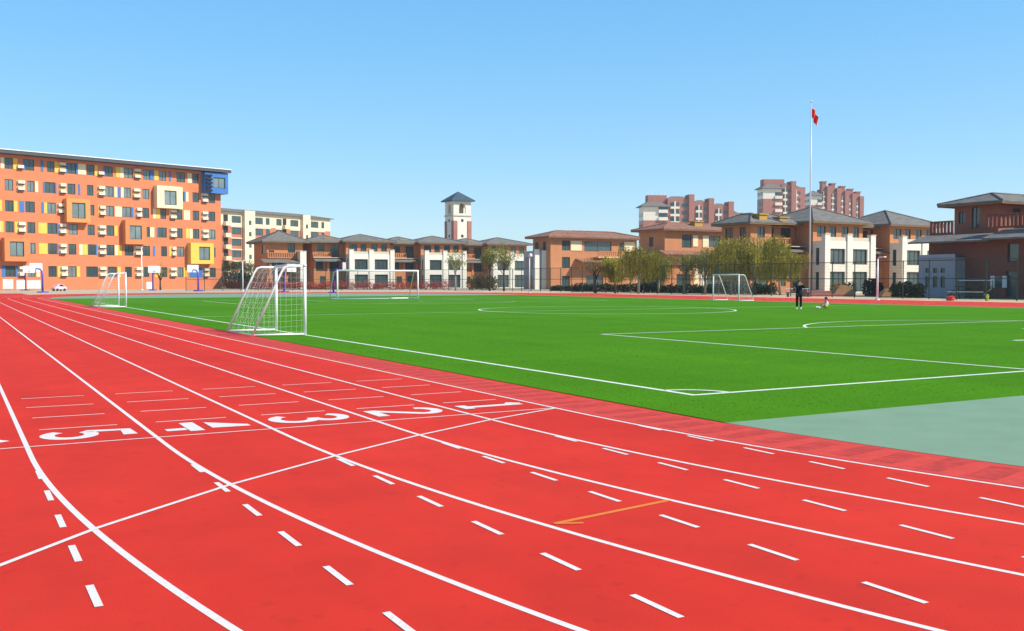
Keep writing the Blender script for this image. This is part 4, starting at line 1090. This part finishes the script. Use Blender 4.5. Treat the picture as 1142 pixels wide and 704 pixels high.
tree('dark green tree in the gap between school and villas', 258, 205, 291, 44, 15, 'darkgreen', 'barkdark', 'small_tree', False, 2.0, low=.1, group='small trees before the far villas')
tree('bare olive bushy tree left of the near goal in the gap by the school', 284, 200, 289, 48, 16, 'shrub', 'barkdark', 'small_tree', False, 1.6, group='small trees before the far villas')

def hedge(label, pts, h0, w, leaf, n, size=.2, name='hedge', cat='hedge', group='hedges and shrubs by the fence', kind=None):
    rs = random.Random(len(label)); mb = MB(); L = sum(math.dist(pts[i], pts[i + 1]) for i in range(len(pts) - 1))
    for i in range(len(pts) - 1):
        l_ = math.dist(pts[i], pts[i + 1]); k = max(2, int(l_ / .8))
        for j in range(k + 1):
            f_ = j / k; c = (pts[i][0] + (pts[i + 1][0] - pts[i][0]) * f_, pts[i][1] + (pts[i + 1][1] - pts[i][1]) * f_); hh = h0 * rs.uniform(.8, 1.15)
            leaves(mb, (c[0], c[1], hh / 2), (.75, w / 2 * 1.15, hh * .58), int(n * 2.6), size, rs)
    c0 = pts[0]; mb.v = [(x - c0[0], y - c0[1], max(.01, z)) for x, y, z in mb.v]
    o = mb.build(name, M[leaf]); o.location = (*c0, 0); tag(o, label, cat, None if kind else group, kind); return o
B = bearing_pt
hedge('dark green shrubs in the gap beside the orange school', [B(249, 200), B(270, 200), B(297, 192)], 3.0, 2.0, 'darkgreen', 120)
hedge('long dark hedge under the willows behind the fence', [B(640, 140), B(720, 131), B(800, 121), B(862, 113)], 1.1, 1.0, 'hedge', 60)  # added dark leaf mass, stands in for shade and dark openings under the crowns
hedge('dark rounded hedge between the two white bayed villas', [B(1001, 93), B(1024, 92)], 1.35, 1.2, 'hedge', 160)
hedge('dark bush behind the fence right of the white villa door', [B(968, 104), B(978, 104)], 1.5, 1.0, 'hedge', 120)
hedge('brownish bush before the villa entrance right of the flagpole', [B(933, 106), B(948, 106)], 1.3, 1.4, 'autumn', 60)
hedge('dark shrubs before the far villas under the small trees', [B(525, 163), B(552, 162)], 2.4, 1.6, 'shrub', 90)
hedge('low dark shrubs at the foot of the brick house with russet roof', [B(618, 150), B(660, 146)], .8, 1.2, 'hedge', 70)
fb = hedge('bed of red flowers along the fence before the far villas', [B(252, 196), B(300, 180), B(360, 172), B(420, 170), B(500, 168)], 1.45, 1.2, 'flower', 50, .16, 'flower_bed', 'flower bed', kind='stuff')

# clay mounds / low arch behind the fence
def arch(label, px0, px1, depth, py, m='tan'):
    (u0, t0_), (u1, t1_) = bearing_pt(px0, depth), bearing_pt(px1, depth); L = math.dist((u0, t0_), (u1, t1_)); hh = height(py, depth)
    o = MB(); n_ = 12; vs = []
    for y in (-.5, .5): vs += [(L * i / n_, y, 0.0 if i in (0, n_) else hh * math.sin(PI * i / n_) ** .6) for i in range(n_ + 1)]
    o.add(vs, [(i, i + 1, n_ + 2 + i, n_ + 1 + i) for i in range(n_)] + [tuple(range(n_, -1, -1)), tuple(range(n_ + 1, 2 * n_ + 2))])
    b = o.build('clay_arch', M[m]); b.location = (u0, t0_, 0); b.rotation_euler = (0, 0, math.atan2(t1_ - t0_, u1 - u0)); tag(b, label, 'arch', 'tan clay play arches'); return b
arch('tan clay play arch between the hedges by the short white pole', 981, 1001, 95, 322)
arch('tan clay play arch beside the brownish bush at the villa entrance', 928, 953, 101, 318)
# low dark bench at the foot of the flagpole
pu, pt_ = bearing_pt(877.5, 98)
pc = root('bench', 'low dark bench with a pale back rail behind the standing person', 'bench', (pu, pt_, 0), -YAW)
p = MB(); p.box(0, 2.3, 0, .5, .36, .44); p.build('seat', M['plum'], pc)
for x in (.1, 1.1, 2.1): p = MB(); p.box(x, x + .12, .04, .46, 0, .358); p.build('leg', M['plum'], pc)
p = MB(); p.tube([(0, .5, .78), (2.3, .5, .78)], .04, 8)
for x in (.16, 1.16, 2.16): p.tube([(x, .5, .30), (x, .5, .78)], .03, 6)
p.build('back_rail', M['steel'], pc)
# bench stands behind the fence at the right
bu0 = col_t(1058, 77); bu1 = col_t(1098, 77)
bs = root('bleacher', 'dark low bench stand with pale rails behind the fence at right', 'bleacher', (77, bu1, 0), 0)
L = bu0 - bu1
for i in range(3):
    p = MB(); p.box(-.2 + i * .5, .25 + i * .5, 0, L, .32 + i * .36, .40 + i * .36); p.build('seat', M['fence'], bs)
p = MB(); p.tube([(-.22, 0, .62), (-.22, L, .62)], .035, 6); p.tube([(1.25, 0, 1.62), (1.25, L, 1.62)], .035, 6); p.build('rail', M['steel'], bs)
for k in range(4):
    y = .1 + (L - .2) * k / 3; p = MB(); p.tube([(-.15, y, 0), (-.15, y, .32)], .04, 6); p.tube([(1.2, y, 0), (1.2, y, 1.6)], .04, 6); p.tube([(-.15, y, .28), (1.2, y, 1.0)], .035, 6); p.build('leg', M['fence'], bs)
ru_, rt_ = bearing_pt(1060, 80); rbx = root('red_bin', 'small red bin at the fence foot by the bench stand', 'bin', (ru_, rt_, 0), .3)
p = MB(); p.tube([(0, 0, 0), (0, 0, .12), (0, 0, .3)], [.3, .34, .3], 12); p.build('body', M['redplastic'], rbx); p = MB(); p.tube([(0, 0, .302), (0, 0, .36)], [.36, .2], 12); p.build('lid', M['redplastic'], rbx)
hu, ht_ = bearing_pt(1101, 79); hy = root('hydrant', 'small yellow green hydrant at the fence beside the bench stand', 'hydrant', (hu, ht_, 0), 0)
p = MB(); p.tube([(0, 0, 0), (0, 0, .06), (0, 0, .07), (0, 0, .40), (0, 0, .41), (0, 0, .45), (0, 0, .52)], [.15, .15, .09, .09, .13, .13, .04], 12); p.build('body', M['lime'], hy)
p = MB(); p.tube([(-.17, 0, .32), (.17, 0, .32)], .05, 8); p.build('outlet', M['lime'], hy)

# ------------------------------------------------------------------ people
def skin_obj(name, verts, edges, rad, m, parent, rootv=0, sub=2):
    me = bpy.data.meshes.new(name); me.from_pydata(verts, edges, []); o = bpy.data.objects.new(name, me); COL.objects.link(o)
    sk = o.modifiers.new('skin', 'SKIN'); sk.use_smooth_shade = True; ss = o.modifiers.new('sub', 'SUBSURF'); ss.levels = ss.render_levels = sub
    for i, r in enumerate(rad):
        sv = me.skin_vertices[0].data[i]; sv.radius = (r, r) if not isinstance(r, tuple) else r; sv.use_root = (i == rootv)
    dg = bpy.context.evaluated_depsgraph_get(); nm = bpy.data.meshes.new_from_object(o.evaluated_get(dg)); nm.name = name
    bpy.data.objects.remove(o)
    nm.materials.clear(); nm.materials.append(m); nm.polygons.foreach_set('use_smooth', [True] * len(nm.polygons))
    n = bpy.data.objects.new(name, nm); COL.objects.link(n); n.parent = parent; return n
def ball(mb, c, r, n=10):
    rings = []
    for i in range(1, n):
        th = PI * i / n; rings.append([(c[0] + r[0] * math.sin(th) * math.cos(2 * PI * k / 14), c[1] + r[1] * math.sin(th) * math.sin(2 * PI * k / 14), c[2] + r[2] * math.cos(th)) for k in range(14)])
    vs = [v for rg in rings for v in rg] + [(c[0], c[1], c[2] + r[2]), (c[0], c[1], c[2] - r[2])]; nr = n - 1
    fs = [(i * 14 + k, (i + 1) * 14 + k, (i + 1) * 14 + (k + 1) % 14, i * 14 + (k + 1) % 14) for i in range(nr - 1) for k in range(14)]
    fs += [(nr * 14, k, (k + 1) % 14) for k in range(14)] + [(nr * 14 + 1, (nr - 1) * 14 + (k + 1) % 14, (nr - 1) * 14 + k) for k in range(14)]
    mb.add(vs, fs)
def hand_chain(verts, edges, rad, wrist, dirv, side, curl=.35, s=1.):
    """palm and five bent fingers rooted in the palm"""
    d = Vector(dirv).normalized(); sd_ = Vector(side).normalized(); nrm = d.cross(sd_)
    wi = wrist; w = Vector(verts[wi]); palm = w + d * .07 * s; verts.append(tuple(palm)); rad.append((.036 * s, .018 * s)); pi = len(verts) - 1; edges.append((wi, pi))
    for k, L in zip((-1.5, -.5, .5, 1.5), (.062, .074, .070, .055)):
        a = palm + sd_ * k * .019 * s + d * .02 * s; b = a + d * L * .5 * s + nrm * curl * L * .3 * s; c = b + d * L * .4 * s + nrm * curl * L * .7 * s
        i0 = len(verts); verts.extend([tuple(a), tuple(b), tuple(c)]); rad.extend([.009 * s, .008 * s, .0065 * s]); edges.extend([(pi, i0), (i0, i0 + 1), (i0 + 1, i0 + 2)])
    a = w + d * .03 * s - sd_ * .03 * s; b = a + (d * .6 - sd_ * .6 + nrm * .3).normalized() * .04 * s; c = b + d * .03 * s
    i0 = len(verts); verts.extend([tuple(a), tuple(b), tuple(c)]); rad.extend([.010 * s, .009 * s, .0075 * s]); edges.extend([(wi, i0), (i0, i0 + 1), (i0 + 1, i0 + 2)])

def standing():
    u, t = bearing_pt(891, 56.2); g = root('person', 'person standing on the turf in dark navy jacket and black trousers, hands raised', 'person', (u, t, .014), -YAW - .25)
    # local: x right, y away from camera, facing left and towards the camera a little
    V = [(0, 0, .88), (0, 0, 1.02), (0, 0, 1.18), (0, 0, 1.30), (0, -.01, 1.37), (0, -.015, 1.43), (0, -.02, 1.50), (0, -.02, 1.56),   # 0-7 spine, neck, head
         (-.09, 0, .83), (-.10, -.01, .46), (-.105, .02, .09), (-.11, -.12, .035),                                        # 8-11 left leg
         (.09, 0, .83), (.105, .0, .46), (.115, .03, .09), (.12, -.11, .035),                                              # 12-15
         (-.17, 0, 1.29), (-.27, -.06, 1.08), (-.22, -.24, 1.16),                                                          # 16-18 left arm, bent
         (.17, 0, 1.29), (.31, -.05, 1.22), (.14, -.17, 1.40)]                                                             # 19-21 right arm to the head
    E = [(0, 1), (1, 2), (2, 3), (3, 4), (4, 5), (5, 6), (6, 7), (0, 8), (8, 9), (9, 10), (10, 11), (0, 12), (12, 13), (13, 14), (14, 15), (3, 16), (16, 17), (17, 18), (3, 19), (19, 20), (20, 21)]
    Rd = [(.14, .10), (.125, .09), (.14, .10), (.13, .09), .052, .055, (.074, .088), (.06, .07), .085, .058, .040, .038, .085, .058, .040, .038, .058, .044, .030, .058, .044, .030]
    hand_chain(V, E, Rd, 18, (-.2, -.7, .5), (1, 0, .2)); hand_chain(V, E, Rd, 21, (-.5, -.1, .7), (0, 1, 0))
    body = skin_obj('body', V, E, Rd, M['skin'], g)
    # face
    p = MB(); 
    ball(p, (-.03, -.098, 1.525), (.012, .01, .008)); ball(p, (.03, -.098, 1.525), (.012, .01, .008)); p.build('eye', M['hair'], body)
    p = MB(); ball(p, (0, -.112, 1.495), (.014, .02, .022)); p.build('nose', M['skin'], body)
    p = MB(); ball(p, (0, -.098, 1.458), (.024, .008, .007)); p.build('mouth', M['rim'], body)
    p = MB(); ball(p, (-.08, -.01, 1.505), (.012, .022, .032)); ball(p, (.08, -.01, 1.505), (.012, .022, .032)); p.build('ear', M['skin'], body)
    p = MB(); ball(p, (0, .012, 1.55), (.092, .10, .075)); ball(p, (0, .07, 1.49), (.075, .06, .10)); ball(p, (0, .11, 1.43), (.04, .04, .1)); p.build('hair', M['hair'], g, True)
    # jacket
    JV = [(0, 0, .80), (0, 0, .95), (0, 0, 1.10), (0, 0, 1.24), (0, -.005, 1.34), (-.17, 0, 1.295), (-.275, -.06, 1.08), (-.228, -.22, 1.15), (.17, 0, 1.295), (.315, -.05, 1.22), (.155, -.16, 1.385)]
    JE = [(0, 1), (1, 2), (2, 3), (3, 4), (3, 5), (5, 6), (6, 7), (3, 8), (8, 9), (9, 10)]
    skin_obj('jacket', JV, JE, [(.20, .15), (.185, .135), (.17, .125), (.155, .115), (.075, .075), .080, .064, .050, .080, .064, .050], M['navy'], g)
    TV = [(0, 0, .86), (-.09, 0, .80), (-.10, -.01, .46), (-.105, .02, .10), (.09, 0, .80), (.105, 0, .46), (.115, .03, .10)]
    skin_obj('trousers', TV, [(0, 1), (1, 2), (2, 3), (0, 4), (4, 5), (5, 6)], [(.16, .12), .105, .076, .060, .105, .076, .060], M['black'], g)
    for x, y in ((-.11, .02), (.118, .03)):
        p = MB(); prof = [(.06, .0), (.06, .07), (.0, .10), (-.12, .06), (-.18, .035), (-.19, .0)]; n_ = len(prof)
        p.add([(x - .045, y + a, z) for a, z in prof] + [(x + .045, y + a, z) for a, z in prof], [tuple(range(n_)), tuple(range(2 * n_ - 1, n_ - 1, -1))] + [(i, n_ + i, n_ + (i + 1) % n_, (i + 1) % n_) for i in range(n_)]); p.build('shoe', M['shoe'], g)
    return g
standing()
def sitting():
    u, t = bearing_pt(922.5, 57.2); g = root('person', 'child with dark hair sitting on the turf in pale top and yellow shorts', 'person', (u, t, .014), -YAW + R_(6))
    # local: facing -x (to the left in view)
    V = [(0, 0, .10), (-.01, 0, .22), (-.03, 0, .33), (-.05, 0, .40), (-.07, 0, .445), (-.085, 0, .49), (-.09, 0, .56), (-.09, 0, .61),
         (-.06, -.08, .10), (-.28, -.12, .20), (-.47, -.12, .06), (-.56, -.12, .07), (-.06, .08, .10), (-.30, .12, .17), (-.50, .12, .06), (-.59, .13, .07),
         (-.05, -.12, .37), (-.12, -.17, .22), (-.26, -.12, .24), (-.05, .12, .37), (-.14, .16, .23), (-.28, .10, .25)]
    E = [(0, 1), (1, 2), (2, 3), (3, 4), (4, 5), (5, 6), (6, 7), (0, 8), (8, 9), (9, 10), (10, 11), (0, 12), (12, 13), (13, 14), (14, 15), (3, 16), (16, 17), (17, 18), (3, 19), (19, 20), (20, 21)]
    Rd = [(.10, .10), (.09, .09), (.095, .09), (.085, .08), .038, .042, (.070, .066), (.055, .055), .065, .048, .034, .03, .065, .048, .034, .03, .04, .032, .024, .04, .032, .024]
    hand_chain(V, E, Rd, 18, (-1, .1, -.2), (0, 1, 0), s=.75); hand_chain(V, E, Rd, 21, (-1, -.1, -.2), (0, 1, 0), s=.75)
    body = skin_obj('body', V, E, Rd, M['skin'], g)
    p = MB(); ball(p, (-.155, -.026, .565), (.008, .01, .008)); ball(p, (-.155, .026, .565), (.008, .01, .008)); p.build('eye', M['hair'], body)
    p = MB(); ball(p, (-.165, 0, .54), (.016, .011, .016)); p.build('nose', M['skin'], body)
    p = MB(); ball(p, (-.152, 0, .512), (.006, .018, .006)); p.build('mouth', M['rim'], body)
    p = MB(); ball(p, (-.08, -.072, .55), (.018, .01, .014)); ball(p, (-.08, .072, .55), (.018, .01, .014)); p.build('ear', M['skin'], body)
    p = MB(); ball(p, (-.07, 0, .60), (.088, .084, .07)); ball(p, (-.03, 0, .555), (.055, .075, .07)); p.build('hair', M['hair'], g, True)
    skin_obj('top', [(0, 0, .13), (-.01, 0, .22), (-.03, 0, .33), (-.05, 0, .405), (-.05, -.125, .37), (-.12, -.175, .22), (-.2, -.15, .23), (-.05, .125, .37), (-.14, .165, .23), (-.22, .13, .24)],
             [(0, 1), (1, 2), (2, 3), (2, 4), (4, 5), (5, 6), (2, 7), (7, 8), (8, 9)], [(.12, .12), (.112, .11), (.11, .105), .06, .055, .046, .038, .055, .046, .038], M['top'], g)
    skin_obj('shorts', [(.02, 0, .10), (-.06, -.08, .11), (-.2, -.11, .165), (-.06, .08, .11), (-.21, .11, .15)], [(0, 1), (1, 2), (0, 3), (3, 4)], [(.125, .10), .085, .068, .085, .068], M['kidpants'], g)
    for x, y in ((-.56, -.12), (-.59, .13)):
        p = MB(); ball(p, (x + .03, y, .06), (.10, .045, .06)); p.build('shoe', M['whiteclean'], g, True)
    return g
sitting()

# ------------------------------------------------------------------ light, sky, camera
SUN_EL, SUN_AZ = 41., 138.          # azimuth measured clockwise from +Y (the straight)
w = bpy.data.worlds.new('World'); sc.world = w; w.use_nodes = True; nt = w.node_tree
sk = nt.nodes.new('ShaderNodeTexSky'); sk.sky_type = 'NISHITA'; sk.sun_disc = False; sk.sun_elevation = R_(SUN_EL); sk.sun_rotation = R_(SUN_AZ)
sk.air_density = 1.0; sk.dust_density = .3; sk.ozone_density = 3.0; sk.altitude = 0
bg = nt.nodes['Background']; bg.inputs['Strength'].default_value = .125; hs_ = nt.nodes.new('ShaderNodeHueSaturation'); hs_.inputs['Saturation'].default_value = 1.25; hs_.inputs['Hue'].default_value = .505; nt.links.new(sk.outputs[0], hs_.inputs['Color']); mxs = nt.nodes.new('ShaderNodeMix'); mxs.data_type = 'RGBA'; mxs.inputs['Factor'].default_value = .55
tcs = nt.nodes.new('ShaderNodeTexCoord'); sps = nt.nodes.new('ShaderNodeSeparateXYZ'); nt.links.new(tcs.outputs['Generated'], sps.inputs[0])
rps = nt.nodes.new('ShaderNodeValToRGB'); nt.links.new(sps.outputs['Z'], rps.inputs['Fac'])
for i_, (p_, c_) in enumerate(((0, (3.6, 5.3, 6.5)), (.11, (2.2, 4.7, 6.7)), (.30, (1.15, 3.9, 6.6)), (.55, (.5, 1.8, 3.6)), (1, (.3, 1.0, 2.2)))):
    e_ = rps.color_ramp.elements[i_] if i_ < 2 else rps.color_ramp.elements.new(p_)
    e_.position = p_; e_.color = (*[c / 10 for c in c_], 1)
sc10 = nt.nodes.new('ShaderNodeVectorMath'); sc10.operation = 'SCALE'; sc10.inputs['Scale'].default_value = 10; nt.links.new(rps.outputs['Color'], sc10.inputs[0]); nt.links.new(sc10.outputs[0], mxs.inputs['B']); nt.links.new(hs_.outputs[0], mxs.inputs['A']); nt.links.new(mxs.outputs['Result'], bg.inputs['Color'])
hz = MB(); hz.box(-420, 620, -140, 760, -1.2, 62); hzm = bpy.data.materials.new('pale air'); hzm.use_nodes = True; hn = hzm.node_tree
hn.nodes.remove(hn.nodes['Principled BSDF']); pv = hn.nodes.new('ShaderNodeVolumePrincipled'); pv.inputs['Color'].default_value = (.86, .92, 1, 1); pv.inputs['Density'].default_value = .00022; pv.inputs['Anisotropy'].default_value = .2
hn.links.new(pv.outputs[0], hn.nodes['Material Output'].inputs['Volume']); tag(hz.build('haze', hzm), kind='stuff')
sl = bpy.data.lights.new('sun', 'SUN'); sl.energy = 4.6; sl.angle = R_(.53); sl.color = (1, .93, .82)
so = bpy.data.objects.new('sun', sl); COL.objects.link(so)
dirv = Vector((math.sin(R_(SUN_AZ)) * math.cos(R_(SUN_EL)), math.cos(R_(SUN_AZ)) * math.cos(R_(SUN_EL)), math.sin(R_(SUN_EL))))
so.rotation_euler = dirv.to_track_quat('Z', 'Y').to_euler(); so.location = (0, 0, 60)
cd = bpy.data.cameras.new('camera'); cd.sensor_width = 36; cd.lens = FPX / 1142 * 36; cd.clip_end = 6000; cd.clip_start = .05
co = bpy.data.objects.new('camera', cd); COL.objects.link(co); co.location = (0, 0, CAM_H); co.rotation_euler = (PI / 2 - PITCH, 0, -YAW); sc.camera = co
sc.view_settings.view_transform = 'Standard'; sc.view_settings.look = 'None'; sc.view_settings.exposure = .42; sc.view_settings.gamma = 1
sc.view_settings.use_curve_mapping = False
